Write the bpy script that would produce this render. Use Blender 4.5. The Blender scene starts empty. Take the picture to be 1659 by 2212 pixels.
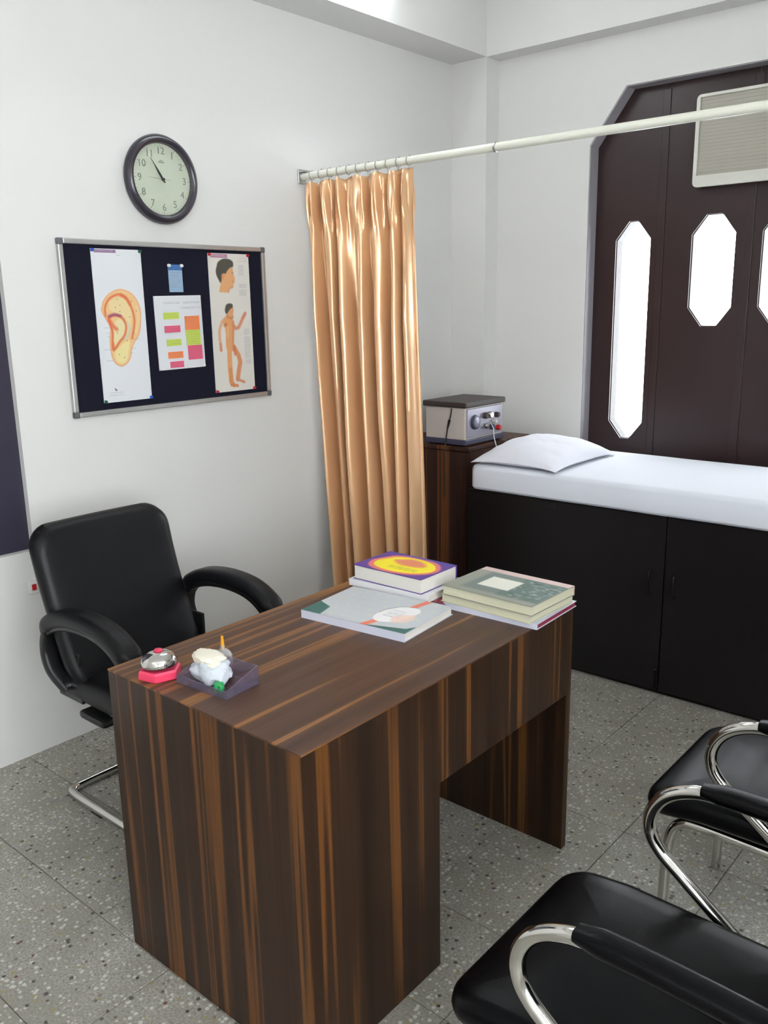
import bpy, bmesh, math, random
import numpy as np
from mathutils import Vector, Matrix, noise

random.seed(7)
SC = bpy.context.scene
COL = SC.collection

# ------------------------------------------------------------------ camera
IMG_W, IMG_H, F_PX = 1659, 2212, 1872.13
cam_d = bpy.data.cameras.new('camera')
cam = bpy.data.objects.new('camera', cam_d)
COL.objects.link(cam)
cam_d.sensor_fit = 'VERTICAL'
cam_d.sensor_height = 24.0
cam_d.lens = F_PX / IMG_H * 24.0
cam_d.clip_start = 0.02
YAW, PITCH, ROLL = math.radians(40.6918), math.radians(13.4585), math.radians(-1.0698)
fw = Vector((-math.sin(YAW) * math.cos(PITCH), math.cos(YAW) * math.cos(PITCH), -math.sin(PITCH)))
rt = Vector((math.cos(YAW), math.sin(YAW), 0))
up = rt.cross(fw)
r2 = math.cos(ROLL) * rt + math.sin(ROLL) * up
u2 = -math.sin(ROLL) * rt + math.cos(ROLL) * up
cam.matrix_world = Matrix(((r2.x, u2.x, -fw.x, 2.85), (r2.y, u2.y, -fw.y, 0.0), (r2.z, u2.z, -fw.z, 1.57), (0, 0, 0, 1)))
SC.camera = cam

# ------------------------------------------------------------------ world, exposure
world = bpy.data.worlds.new('sky')
SC.world = world
world.use_nodes = True
bg = world.node_tree.nodes['Background']
bg.inputs[0].default_value = (0.93, 0.96, 1.0, 1)
bg.inputs[1].default_value = 9.0
SC.view_settings.view_transform = 'Standard'
SC.view_settings.look = 'None'
SC.view_settings.gamma = 1.0
SC.view_settings.use_curve_mapping = False
SC.view_settings.exposure = 0.92
SC.cycles.use_denoising = True
SC.cycles.use_adaptive_sampling = True
SC.cycles.adaptive_threshold = 0.02
SC.cycles.adaptive_min_samples = 36
SC.cycles.max_bounces = 7
SC.cycles.diffuse_bounces = 3
SC.cycles.glossy_bounces = 3
SC.cycles.transmission_bounces = 6
SC.cycles.caustics_reflective = False
SC.cycles.caustics_refractive = False
SC.cycles.sample_clamp_indirect = 8.0
TUBE_BEAM = 18.0     # radiance of the lamp on the beam of the left wall
ADDED_TUBE_REAR = 22.0     # radiance of the unseen lamp added on the wall behind the camera
ADDED_TUBE_SIDE = 80.0     # radiance of the unseen lamp added on the right wall to brighten the left


# ------------------------------------------------------------------ helpers: colour, material
def lin(c):
    c = c / 255.0
    return c / 12.92 if c <= 0.04045 else ((c + 0.055) / 1.055) ** 2.4


def rgb(r, g, b):
    return (lin(r), lin(g), lin(b), 1.0)


MATS = {}


def mat(name, col, rough=0.5, metal=0.0, spec=0.5, bump=0.0, bscale=200.0, var=0.0, vscale=6.0, coat=0.0, sheen=0.0, trans=0.0, ior=1.45):
    m = bpy.data.materials.new(name)
    m.use_nodes = True
    nt = m.node_tree
    p = nt.nodes['Principled BSDF']
    p.inputs['Base Color'].default_value = col
    p.inputs['Roughness'].default_value = rough
    p.inputs['Metallic'].default_value = metal
    p.inputs['Specular IOR Level'].default_value = spec
    p.inputs['IOR'].default_value = ior
    if coat:
        p.inputs['Coat Weight'].default_value = coat
        p.inputs['Coat Roughness'].default_value = 0.12
    if sheen:
        p.inputs['Sheen Weight'].default_value = sheen
    if trans:
        p.inputs['Transmission Weight'].default_value = trans
    tc = None
    if bump or var:
        tc = nt.nodes.new('ShaderNodeTexCoord')
    if bump:
        n = nt.nodes.new('ShaderNodeTexNoise')
        n.inputs['Scale'].default_value = bscale
        n.inputs['Detail'].default_value = 3
        nt.links.new(tc.outputs['Object'], n.inputs['Vector'])
        b = nt.nodes.new('ShaderNodeBump')
        b.inputs['Strength'].default_value = bump
        b.inputs['Distance'].default_value = 0.002
        nt.links.new(n.outputs['Fac'], b.inputs['Height'])
        nt.links.new(b.outputs['Normal'], p.inputs['Normal'])
    if var:
        n2 = nt.nodes.new('ShaderNodeTexNoise')
        n2.inputs['Scale'].default_value = vscale
        n2.inputs['Detail'].default_value = 4
        nt.links.new(tc.outputs['Object'], n2.inputs['Vector'])
        mx = nt.nodes.new('ShaderNodeMix')
        mx.data_type = 'RGBA'
        mx.inputs[6].default_value = tuple(c * (1 - var) for c in col[:3]) + (1,)
        mx.inputs[7].default_value = tuple(min(1, c * (1 + var)) for c in col[:3]) + (1,)
        nt.links.new(n2.outputs['Fac'], mx.inputs[0])
        nt.links.new(mx.outputs[2], p.inputs['Base Color'])
    MATS[name] = m
    return m


def wood(name, scale, dark, midc, light, rough=0.35, offset=0.0, pos=(0.30, 0.545, 0.60, 0.622, 0.665)):
    """striped laminate: high frequency across the grain, almost none along it"""
    m = bpy.data.materials.new(name)
    m.use_nodes = True
    nt = m.node_tree
    p = nt.nodes['Principled BSDF']
    p.inputs['Roughness'].default_value = rough
    p.inputs['Specular IOR Level'].default_value = 0.25
    g = nt.nodes.new('ShaderNodeNewGeometry')
    mp = nt.nodes.new('ShaderNodeMapping')
    mp.inputs['Scale'].default_value = scale
    mp.inputs['Location'].default_value = (offset, offset * 0.7, 0.3)
    nt.links.new(g.outputs['Position'], mp.inputs['Vector'])
    n = nt.nodes.new('ShaderNodeTexNoise')
    n.inputs['Scale'].default_value = 1.0
    n.inputs['Detail'].default_value = 2.5
    n.inputs['Roughness'].default_value = 0.55
    nt.links.new(mp.outputs['Vector'], n.inputs['Vector'])
    cr = nt.nodes.new('ShaderNodeValToRGB')
    e = cr.color_ramp.elements
    e[0].position = pos[0]
    e[0].color = dark
    e[1].position = pos[4]
    e[1].color = midc
    for pp, c in ((pos[1], midc), (pos[2], light), (pos[3], light)):
        x = cr.color_ramp.elements.new(pp)
        x.color = c
    nt.links.new(n.outputs['Fac'], cr.inputs['Fac'])
    # fine fibres
    mp2 = nt.nodes.new('ShaderNodeMapping')
    mp2.inputs['Scale'].default_value = tuple(s * 7 for s in scale)
    nt.links.new(g.outputs['Position'], mp2.inputs['Vector'])
    n2 = nt.nodes.new('ShaderNodeTexNoise')
    n2.inputs['Scale'].default_value = 1.0
    n2.inputs['Detail'].default_value = 3
    nt.links.new(mp2.outputs['Vector'], n2.inputs['Vector'])
    mr = nt.nodes.new('ShaderNodeMapRange')
    mr.inputs['From Min'].default_value = 0.3
    mr.inputs['From Max'].default_value = 0.7
    mr.inputs['To Min'].default_value = 0.78
    mr.inputs['To Max'].default_value = 1.12
    nt.links.new(n2.outputs['Fac'], mr.inputs['Value'])
    mx = nt.nodes.new('ShaderNodeMix')
    mx.data_type = 'RGBA'
    mx.blend_type = 'MULTIPLY'
    mx.inputs[0].default_value = 1.0
    nt.links.new(cr.outputs['Color'], mx.inputs[6])
    nt.links.new(mr.outputs['Result'], mx.inputs[7])
    nt.links.new(mx.outputs[2], p.inputs['Base Color'])
    MATS[name] = m
    return m


def emit(name, col, s):
    m = bpy.data.materials.new(name)
    m.use_nodes = True
    p = m.node_tree.nodes['Principled BSDF']
    p.inputs['Base Color'].default_value = (0.8, 0.8, 0.8, 1)
    p.inputs['Emission Color'].default_value = col
    p.inputs['Emission Strength'].default_value = s
    MATS[name] = m
    return m


def printed(name, rough=0.5):
    """flat print whose colours are stored per vertex"""
    m = bpy.data.materials.new(name)
    m.use_nodes = True
    nt = m.node_tree
    p = nt.nodes['Principled BSDF']
    p.inputs['Roughness'].default_value = rough
    a = nt.nodes.new('ShaderNodeAttribute')
    a.attribute_name = 'print'
    nt.links.new(a.outputs['Color'], p.inputs['Base Color'])
    MATS[name] = m
    return m


def terrazzo(name):
    m = bpy.data.materials.new(name)
    m.use_nodes = True
    nt = m.node_tree
    p = nt.nodes['Principled BSDF']
    p.inputs['Roughness'].default_value = 0.42
    p.inputs['Specular IOR Level'].default_value = 0.4
    g = nt.nodes.new('ShaderNodeNewGeometry')

    def vor(scale, feature='F1'):
        v = nt.nodes.new('ShaderNodeTexVoronoi')
        v.inputs['Scale'].default_value = scale
        v.feature = feature
        nt.links.new(g.outputs['Position'], v.inputs['Vector'])
        return v

    def nz(scale, det=3):
        n = nt.nodes.new('ShaderNodeTexNoise')
        n.inputs['Scale'].default_value = scale
        n.inputs['Detail'].default_value = det
        nt.links.new(g.outputs['Position'], n.inputs['Vector'])
        return n

    def ramp(src, a, b, lo=0.0, hi=1.0):
        r = nt.nodes.new('ShaderNodeMapRange')
        r.inputs['From Min'].default_value = a
        r.inputs['From Max'].default_value = b
        r.inputs['To Min'].default_value = lo
        r.inputs['To Max'].default_value = hi
        nt.links.new(src, r.inputs['Value'])
        return r.outputs['Result']

    def mul(a, b):
        x = nt.nodes.new('ShaderNodeMath')
        x.operation = 'MULTIPLY'
        nt.links.new(a, x.inputs[0])
        nt.links.new(b, x.inputs[1])
        return x.outputs[0]

    def mix(fac, a, b):
        x = nt.nodes.new('ShaderNodeMix')
        x.data_type = 'RGBA'
        nt.links.new(fac, x.inputs[0])
        if isinstance(a, tuple):
            x.inputs[6].default_value = a
        else:
            nt.links.new(a, x.inputs[6])
        if isinstance(b, tuple):
            x.inputs[7].default_value = b
        else:
            nt.links.new(b, x.inputs[7])
        return x.outputs[2]

    base = mix(ramp(nz(5.0, 4).outputs['Fac'], 0.35, 0.65), rgb(146, 143, 135), rgb(168, 166, 160))
    base = mix(ramp(nz(160.0, 2).outputs['Fac'], 0.4, 0.65), base, rgb(132, 128, 116))

    def chips(scale, thr_lo, thr_hi, size, colour, base):
        v = vor(scale)
        sep = nt.nodes.new('ShaderNodeSeparateColor')
        nt.links.new(v.outputs['Color'], sep.inputs[0])
        sel = mul(ramp(sep.outputs[0], thr_lo, thr_lo + 0.01), ramp(sep.outputs[0], thr_hi, thr_hi + 0.01, 1.0, 0.0))
        inside = ramp(v.outputs['Distance'], size, size * 0.65)
        return mix(mul(sel, inside), base, colour)

    base = chips(70, 0.00, 0.34, 0.42, rgb(194, 193, 188), base)
    base = chips(95, 0.30, 0.50, 0.40, rgb(188, 184, 172), base)
    base = chips(48, 0.74, 0.86, 0.34, rgb(82, 78, 74), base)
    base = chips(62, 0.90, 0.96, 0.36, rgb(66, 60, 58), base)
    base = chips(55, 0.60, 0.68, 0.34, rgb(150, 138, 96), base)
    base = chips(57, 0.50, 0.525, 0.34, rgb(104, 66, 56), base)
    nt.links.new(base, p.inputs['Base Color'])
    MATS[name] = m
    return m


# materials
mat('wall_paint', rgb(228, 227, 224), 0.75, spec=0.25, var=0.012, vscale=1.3)
mat('ceiling_paint', rgb(232, 232, 228), 0.8, spec=0.2, var=0.01)
terrazzo('terrazzo')
mat('joint', rgb(98, 94, 86), 0.8, spec=0.2)
mat('dark_door_wood', rgb(52, 37, 38), 0.32, spec=0.5, var=0.25, vscale=4, bump=0.04, bscale=40)
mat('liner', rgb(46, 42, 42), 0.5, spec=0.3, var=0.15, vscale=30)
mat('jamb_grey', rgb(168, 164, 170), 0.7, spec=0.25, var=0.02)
mat('shutter', rgb(58, 55, 70), 0.28, spec=0.5, var=0.08, vscale=3)
mat('jamb_paint', rgb(206, 203, 203), 0.7, spec=0.25, var=0.015)
mat('ac_cream', rgb(220, 219, 209), 0.4, var=0.01)
mat('ac_panel', rgb(176, 172, 160), 0.5, var=0.02)
mat('ac_dark', rgb(60, 60, 60), 0.5, var=0.02)
mat('rod_cream', rgb(232, 232, 218), 0.3, spec=0.5, var=0.01)
mat('steel', rgb(176, 176, 176), 0.3, metal=1.0, var=0.03)
mat('chrome', rgb(205, 203, 198), 0.1, metal=1.0, var=0.02)
mat('aluminium', rgb(190, 190, 188), 0.38, metal=0.7, var=0.02, vscale=20)
mat('grey_plastic', rgb(98, 98, 102), 0.45, var=0.03)
mat('felt', rgb(30, 31, 44), 0.95, spec=0.1, bump=0.4, bscale=900, var=0.12, vscale=60)
mat('leather', rgb(14, 14, 17), 0.42, spec=0.3, bump=0.12, bscale=350, var=0.08, vscale=30)
mat('leather_seat', rgb(6, 6, 8), 0.3, spec=0.14, bump=0.08, bscale=350, var=0.08, vscale=20)
mat('black_plastic', rgb(24, 24, 26), 0.4, spec=0.5, bump=0.06, bscale=500, var=0.06)
mat('black_laminate', rgb(24, 20, 22), 0.35, spec=0.35, var=0.1, vscale=3)
mat('handle_dark', rgb(48, 45, 44), 0.35, metal=0.8, var=0.05)
mat('sheet_white', rgb(226, 229, 238), 0.85, spec=0.15, bump=0.12, bscale=500, var=0.01, sheen=0.2)
mat('pillow_white', rgb(230, 231, 240), 0.85, spec=0.15, bump=0.12, bscale=500, var=0.01, sheen=0.2)
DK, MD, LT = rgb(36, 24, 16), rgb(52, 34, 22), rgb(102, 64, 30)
wood('zebra_vertical_shaded', (24, 24, 0.35), DK, MD, LT, rough=0.33)  # desk laminate, darkened for the shade on its upright faces
wood('zebra_top_lit', (20, 0.5, 20), rgb(66, 45, 35), rgb(86, 59, 44), rgb(138, 94, 54), rough=0.33, offset=3.1)  # same desk laminate, lightened for the light falling on the top
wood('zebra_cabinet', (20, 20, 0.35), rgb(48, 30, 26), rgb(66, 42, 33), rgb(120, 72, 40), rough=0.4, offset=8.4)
mat('clock_frame', rgb(54, 50, 60), 0.22, spec=0.6, var=0.04)
mat('clock_dial', rgb(222, 226, 204), 0.5, var=0.01)
mat('clock_ink', rgb(142, 144, 134), 0.6, var=0.02)
mat('clock_hand', rgb(20, 20, 20), 0.4, var=0.02)
mat('paper', rgb(226, 227, 228), 0.7, spec=0.2, var=0.01)
mat('card_blue', rgb(150, 178, 204), 0.6, var=0.04, vscale=40)
mat('card_head', rgb(66, 110, 168), 0.6, var=0.04)
mat('note_green', rgb(196, 214, 88), 0.7, var=0.04, vscale=60)
mat('note_pink', rgb(226, 92, 124), 0.7, var=0.05, vscale=60)
mat('note_orange', rgb(238, 134, 80), 0.7, var=0.04, vscale=60)
mat('ink_grey', rgb(150, 150, 158), 0.8, var=0.02)
mat('pin_white', rgb(236, 236, 232), 0.3, var=0.01)
mat('pin_red', rgb(190, 38, 44), 0.35, var=0.02)
mat('pin_green', rgb(26, 96, 70), 0.35, var=0.02)
mat('pin_blue', rgb(48, 92, 190), 0.35, var=0.02)
printed('print')
mat('book_pages', rgb(222, 219, 210), 0.8, spec=0.15, bump=0.3, bscale=300, var=0.04, vscale=120)
mat('book_pages_cream', rgb(206, 203, 178), 0.8, spec=0.15, bump=0.3, bscale=300, var=0.05, vscale=120)
mat('book_white', rgb(232, 231, 234), 0.4, var=0.02)
mat('book_purple', rgb(84, 52, 140), 0.35, var=0.05)
mat('book_grey', rgb(150, 152, 138), 0.5, var=0.06)
mat('book_cream', rgb(198, 196, 170), 0.6, var=0.03)
mat('book_pink', rgb(214, 184, 180), 0.5, var=0.04)
mat('book_maroon', rgb(132, 34, 60), 0.4, var=0.1)
mat('mag_spine', rgb(206, 207, 222), 0.4, var=0.03)
mat('pink_plastic', rgb(222, 62, 96), 0.3, var=0.03)
mat('green_plastic', rgb(30, 150, 80), 0.3, var=0.03)
mat('plaster', rgb(236, 231, 214), 0.85, spec=0.15, bump=0.4, bscale=120, var=0.04, vscale=50)
mat('plaster_grey', rgb(198, 204, 212), 0.8, spec=0.2, bump=0.4, bscale=120, var=0.05, vscale=50)
mat('amber', rgb(226, 158, 40), 0.25, var=0.03)
mat('device_white', rgb(206, 198, 192), 0.4, var=0.04)
mat('device_dark', rgb(62, 54, 52), 0.5, var=0.05)
mat('device_panel', rgb(150, 148, 160), 0.35, metal=0.4, var=0.05)
mat('device_navy', rgb(70, 70, 92), 0.4, var=0.05)
mat('socket_white', rgb(228, 228, 224), 0.4, var=0.01)
mat('socket_red', rgb(190, 40, 44), 0.35, var=0.02)
mat('cable_black', rgb(30, 30, 30), 0.5, var=0.03)
mat('lamp_body', rgb(225, 226, 226), 0.4, var=0.01)
emit('tube_beam', (0.90, 0.96, 1.0, 1), TUBE_BEAM)
emit('added_tube_rear', (0.97, 0.98, 1.0, 1), ADDED_TUBE_REAR)
emit('added_tube_side', (0.95, 0.97, 1.0, 1), ADDED_TUBE_SIDE)


def satin():
    m = bpy.data.materials.new('satin')
    m.use_nodes = True
    nt = m.node_tree
    p = nt.nodes['Principled BSDF']
    p.inputs['Base Color'].default_value = rgb(240, 190, 142)
    p.inputs['Roughness'].default_value = 0.3
    p.inputs['Coat Weight'].default_value = 0.35
    p.inputs['Coat Roughness'].default_value = 0.25
    p.inputs['Metallic'].default_value = 0.35
    p.inputs['Specular IOR Level'].default_value = 1.0
    p.inputs['Sheen Weight'].default_value = 0.35
    p.inputs['Sheen Roughness'].default_value = 0.4
    tc = nt.nodes.new('ShaderNodeTexCoord')
    mp = nt.nodes.new('ShaderNodeMapping')
    mp.inputs['Scale'].default_value = (1, 1, 0.15)
    nt.links.new(tc.outputs['Object'], mp.inputs['Vector'])
    n = nt.nodes.new('ShaderNodeTexNoise')
    n.inputs['Scale'].default_value = 40
    n.inputs['Detail'].default_value = 3
    nt.links.new(mp.outputs['Vector'], n.inputs['Vector'])
    b = nt.nodes.new('ShaderNodeBump')
    b.inputs['Strength'].default_value = 0.15
    b.inputs['Distance'].default_value = 0.004
    nt.links.new(n.outputs['Fac'], b.inputs['Height'])
    nt.links.new(b.outputs['Normal'], p.inputs['Normal'])
    MATS['satin'] = m


satin()


def pane_mat():
    m = bpy.data.materials.new('window_glass')
    m.use_nodes = True
    nt = m.node_tree
    for n in list(nt.nodes):
        if n.type == 'BSDF_PRINCIPLED':
            nt.nodes.remove(n)
    out = [n for n in nt.nodes if n.type == 'OUTPUT_MATERIAL'][0]
    t = nt.nodes.new('ShaderNodeBsdfTransparent')
    t.inputs[0].default_value = (0.97, 0.98, 0.98, 1)
    g = nt.nodes.new('ShaderNodeBsdfGlossy')
    g.inputs['Roughness'].default_value = 0.03
    mx = nt.nodes.new('ShaderNodeMixShader')
    mx.inputs[0].default_value = 0.06
    nt.links.new(t.outputs[0], mx.inputs[1])
    nt.links.new(g.outputs[0], mx.inputs[2])
    nt.links.new(mx.outputs[0], out.inputs[0])
    MATS['window_glass'] = m


pane_mat()


def clear_mat(name, tint, body, body_fac, gloss_fac, rough):
    m = bpy.data.materials.new(name)
    m.use_nodes = True
    nt = m.node_tree
    for n in list(nt.nodes):
        if n.type == 'BSDF_PRINCIPLED':
            nt.nodes.remove(n)
    out = [n for n in nt.nodes if n.type == 'OUTPUT_MATERIAL'][0]
    t = nt.nodes.new('ShaderNodeBsdfTransparent')
    t.inputs[0].default_value = tint
    d = nt.nodes.new('ShaderNodeBsdfDiffuse')
    d.inputs[0].default_value = body
    m1 = nt.nodes.new('ShaderNodeMixShader')
    m1.inputs[0].default_value = body_fac
    g = nt.nodes.new('ShaderNodeBsdfGlossy')
    g.inputs['Roughness'].default_value = rough
    m2 = nt.nodes.new('ShaderNodeMixShader')
    lw = nt.nodes.new('ShaderNodeLayerWeight')
    lw.inputs['Blend'].default_value = 0.5
    pw = nt.nodes.new('ShaderNodeMath')
    pw.operation = 'POWER'
    pw.inputs[1].default_value = 3.0
    nt.links.new(lw.outputs['Facing'], pw.inputs[0])
    ad = nt.nodes.new('ShaderNodeMath')
    ad.operation = 'MULTIPLY_ADD'
    ad.inputs[1].default_value = gloss_fac
    ad.inputs[2].default_value = 0.04
    nt.links.new(pw.outputs[0], ad.inputs[0])
    nt.links.new(ad.outputs[0], m2.inputs[0])
    nt.links.new(t.outputs[0], m1.inputs[1])
    nt.links.new(d.outputs[0], m1.inputs[2])
    nt.links.new(m1.outputs[0], m2.inputs[1])
    nt.links.new(g.outputs[0], m2.inputs[2])
    nt.links.new(m2.outputs[0], out.inputs[0])
    MATS[name] = m


clear_mat('glass', (0.95, 0.96, 0.95, 1), rgb(235, 237, 235), 0.22, 0.6, 0.04)
clear_mat('smoke_plastic', (0.86, 0.84, 0.90, 1), rgb(150, 142, 166), 0.13, 0.45, 0.06)


# ------------------------------------------------------------------ helpers: objects
def origin_of(o):
    return Vector((0, 0, 0)) if o is None else o.location.copy() + (origin_of(o.parent) if o.parent else Vector((0, 0, 0)))


def link(name, me, material, parent=None, smooth=False):
    o = bpy.data.objects.new(name, me)
    COL.objects.link(o)
    if material:
        me.materials.append(MATS[material])
    if parent:
        o.parent = parent
    if smooth:
        for p in me.polygons:
            p.use_smooth = True
        try:
            me.set_sharp_from_angle(angle=math.radians(42))
        except Exception:
            pass
    return o


def build(name, bm, material, parent=None, smooth=False, world_coords=True, base=None):
    """bm is in world coordinates unless world_coords is False. A top-level mesh gets its origin at base."""
    if world_coords:
        off = origin_of(parent) if parent else (Vector(base) if base else Vector((0, 0, 0)))
        if off.length:
            bmesh.ops.translate(bm, verts=bm.verts, vec=-off)
    bmesh.ops.recalc_face_normals(bm, faces=bm.faces)
    me = bpy.data.meshes.new(name)
    bm.to_mesh(me)
    bm.free()
    o = link(name, me, material, parent, smooth)
    if world_coords and not parent and base:
        o.location = base
    return o


def tag(o, label=None, cat=None, group=None, kind=None):
    if label:
        o['label'] = label
    if cat:
        o['category'] = cat
    if group:
        o['group'] = group
    if kind:
        o['kind'] = kind
    return o


def thing(name, label, cat, loc=(0, 0, 0), rz=0.0, group=None):
    o = bpy.data.objects.new(name, None)
    COL.objects.link(o)
    o.empty_display_size = 0.05
    o.location = loc
    o.rotation_euler = (0, 0, rz)
    return tag(o, label, cat, group)


def struct(name, bm, material, label=None, smooth=False):
    o = build(name, bm, material, None, smooth)
    return tag(o, label, None, None, 'structure')


def NB():
    return bmesh.new()


def box(bm, x0, x1, y0, y1, z0, z1, bev=0.0, seg=2):
    r = bmesh.ops.create_cube(bm, size=1.0)
    vs = r['verts']
    bmesh.ops.scale(bm, vec=(x1 - x0, y1 - y0, z1 - z0), verts=vs)
    bmesh.ops.translate(bm, vec=((x0 + x1) / 2, (y0 + y1) / 2, (z0 + z1) / 2), verts=vs)
    if bev:
        es = list({e for v in vs for e in v.link_edges})
        bmesh.ops.bevel(bm, geom=es, offset=bev, segments=seg, affect='EDGES', profile=0.5)
    return bm


def bx(*a, **k):
    return box(NB(), *a, **k)


def cyl(bm, p0, p1, r0, r1=None, n=20, caps=True):
    p0, p1 = Vector(p0), Vector(p1)
    r1 = r0 if r1 is None else r1
    d = p1 - p0
    q = d.to_track_quat('Z', 'Y')
    A, B = [], []
    for i in range(n):
        a = 2 * math.pi * i / n
        c = Vector((math.cos(a), math.sin(a), 0))
        A.append(bm.verts.new(p0 + q @ (c * r0)))
        B.append(bm.verts.new(p1 + q @ (c * r1)))
    for i in range(n):
        bm.faces.new((A[i], A[(i + 1) % n], B[(i + 1) % n], B[i]))
    if caps:
        bm.faces.new(A[::-1])
        bm.faces.new(B)
    return bm


def lathe(bm, centre, profile, n=32, axis='Z'):
    """profile: (radius, height) pairs; ends with radius 0 are closed by a fan"""
    c = Vector(centre)
    rot = {'Z': Matrix.Identity(3), 'X': Matrix(((0, 0, 1), (0, 1, 0), (-1, 0, 0)))}[axis]
    rings = []
    for r, h in profile:
        if r < 1e-6:
            rings.append([bm.verts.new(c + rot @ Vector((0, 0, h)))])
        else:
            rings.append([bm.verts.new(c + rot @ Vector((r * math.cos(2 * math.pi * i / n), r * math.sin(2 * math.pi * i / n), h))) for i in range(n)])
    for a, b in zip(rings, rings[1:]):
        for i in range(n):
            j = (i + 1) % n
            if len(a) == 1 and len(b) == 1:
                continue
            if len(a) == 1:
                bm.faces.new((a[0], b[i], b[j]))
            elif len(b) == 1:
                bm.faces.new((a[i], a[j], b[0]))
            else:
                bm.faces.new((a[i], a[j], b[j], b[i]))
    return bm


def catmull(pts, sub=8):
    P = [Vector(p) for p in pts]
    P = [2 * P[0] - P[1]] + P + [2 * P[-1] - P[-2]]
    out = []
    for i in range(1, len(P) - 2):
        for k in range(sub):
            t = k / sub
            a, b, c, d = P[i - 1], P[i], P[i + 1], P[i + 2]
            out.append(0.5 * ((2 * b) + (c - a) * t + (2 * a - 5 * b + 4 * c - d) * t * t + (3 * b - a - 3 * c + d) * t ** 3))
    out.append(P[-2])
    return out


def sweep(bm, pts, sec, caps=True, scale=None):
    """sweep a closed section [(side, up)] along pts; the side axis stays as constant as the path allows"""
    pts = [Vector(p) for p in pts]
    rings = []
    ref = None
    for i, p in enumerate(pts):
        t = (pts[min(i + 1, len(pts) - 1)] - pts[max(i - 1, 0)]).normalized()
        if ref is None:
            ref = Vector((0, 1, 0)) if abs(t.y) < 0.9 else Vector((1, 0, 0))
        s = (ref - t * ref.dot(t)).normalized()
        ref = s
        u = t.cross(s)
        k = scale(i / (len(pts) - 1)) if scale else 1.0
        rings.append([bm.verts.new(p + s * (a * k) + u * (b * k)) for a, b in sec])
    n = len(sec)
    for a, b in zip(rings, rings[1:]):
        for i in range(n):
            bm.faces.new((a[i], a[(i + 1) % n], b[(i + 1) % n], b[i]))
    if caps:
        bm.faces.new(rings[0][::-1])
        bm.faces.new(rings[-1])
    return bm


def circ(r, n=12, ry=None):
    ry = r if ry is None else ry
    return [(r * math.cos(2 * math.pi * i / n), ry * math.sin(2 * math.pi * i / n)) for i in range(n)]


def tube(bm, pts, r, n=12, sub=8, smooth=True):
    return sweep(bm, catmull(pts, sub) if smooth else pts, circ(r, n))


def rrect(w, h, r, n=6):
    """rounded rectangle outline, centred"""
    r = max(min(r, w / 2 - 1e-4, h / 2 - 1e-4), 1e-4)
    out = []
    for cx, cy, a0 in ((w / 2 - r, h / 2 - r, 0), (-w / 2 + r, h / 2 - r, 90), (-w / 2 + r, -h / 2 + r, 180), (w / 2 - r, -h / 2 + r, 270)):
        for k in range(n + 1):
            a = math.radians(a0 + 90 * k / n)
            out.append((cx + r * math.cos(a), cy + r * math.sin(a)))
    return out


def puff(bm, w, h, r, prof, xf=None, n=6):
    """stack of rounded rectangles: prof = [(inset, z)]; both ends are domed shut by shrinking rings"""
    rings = []
    for d, z in prof:
        pts = rrect(w - 2 * d, h - 2 * d, r - d if r - d > 0.004 else 0.004, n)
        rings.append([bm.verts.new((x, y, z)) for x, y in pts])
    m = len(rings[0])
    for a, b in zip(rings, rings[1:]):
        for i in range(m):
            bm.faces.new((a[i], a[(i + 1) % m], b[(i + 1) % m], b[i]))
    bm.faces.new(rings[0][::-1])
    bm.faces.new(rings[-1])
    if xf:
        for v in {v for ring in rings for v in ring}:
            v.co = Vector(xf(v.co))
    return bm


def cushion_prof(t, e, dome, inner, steps=5):
    """edge radius e, thickness t, domed by `dome` over `inner`"""
    pr = []
    for k in range(steps):
        s = k / steps
        pr.append((inner * (1 - s) + e * s, -t / 2 - dome * (1 - (1 - s) ** 2) if False else -t / 2 - dome * (1 - s ** 2)))
    for k in range(7):
        a = math.pi * k / 6
        pr.append((e - e * math.sin(a), -(t / 2) * math.cos(a)))
    for k in range(1, steps + 1):
        s = 1 - k / steps
        pr.append((inner * (1 - s) + e * s, t / 2 + dome * (1 - s ** 2)))
    return pr


def plate_with_holes(outer, holes, place, depth):
    """prism of polygon `outer` with holes; place(u, v, d) gives the 3D point"""
    bm = NB()
    loops = [outer] + holes
    layers = []
    for d in (0.0, depth):
        L = []
        edges = []
        for lp in loops:
            vs = [bm.verts.new(place(u, v, d)) for u, v in lp]
            L.append(vs)
            for i in range(len(vs)):
                edges.append(bm.edges.new((vs[i], vs[(i + 1) % len(vs)])))
        bmesh.ops.triangle_fill(bm, edges=edges, use_beauty=True)
        layers.append(L)
    for A, B in zip(*layers):
        for i in range(len(A)):
            j = (i + 1) % len(A)
            bm.faces.new((A[i], A[j], B[j], B[i]))
    return bm


def text_mesh(s, size):
    cu = bpy.data.curves.new('text', 'FONT')
    cu.body = s
    cu.size = size
    cu.align_x = 'CENTER'
    cu.align_y = 'CENTER'
    cu.extrude = 0.0004
    cu.resolution_u = 3
    o = bpy.data.objects.new('text', cu)
    COL.objects.link(o)
    dg = bpy.context.evaluated_depsgraph_get()
    me = bpy.data.meshes.new_from_object(o.evaluated_get(dg))
    bpy.data.objects.remove(o)
    bpy.data.curves.remove(cu)
    return me


# ------------------------------------------------------------------ setting
RX, RY0, YB, RZ = 4.3, -1.7, 4.02, 3.15     # room size; left wall x=0, back wall y=YB
PX, PY, BZ = 0.216, 3.905, 2.75             # pillar side, pillar front, beam underside

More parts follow.
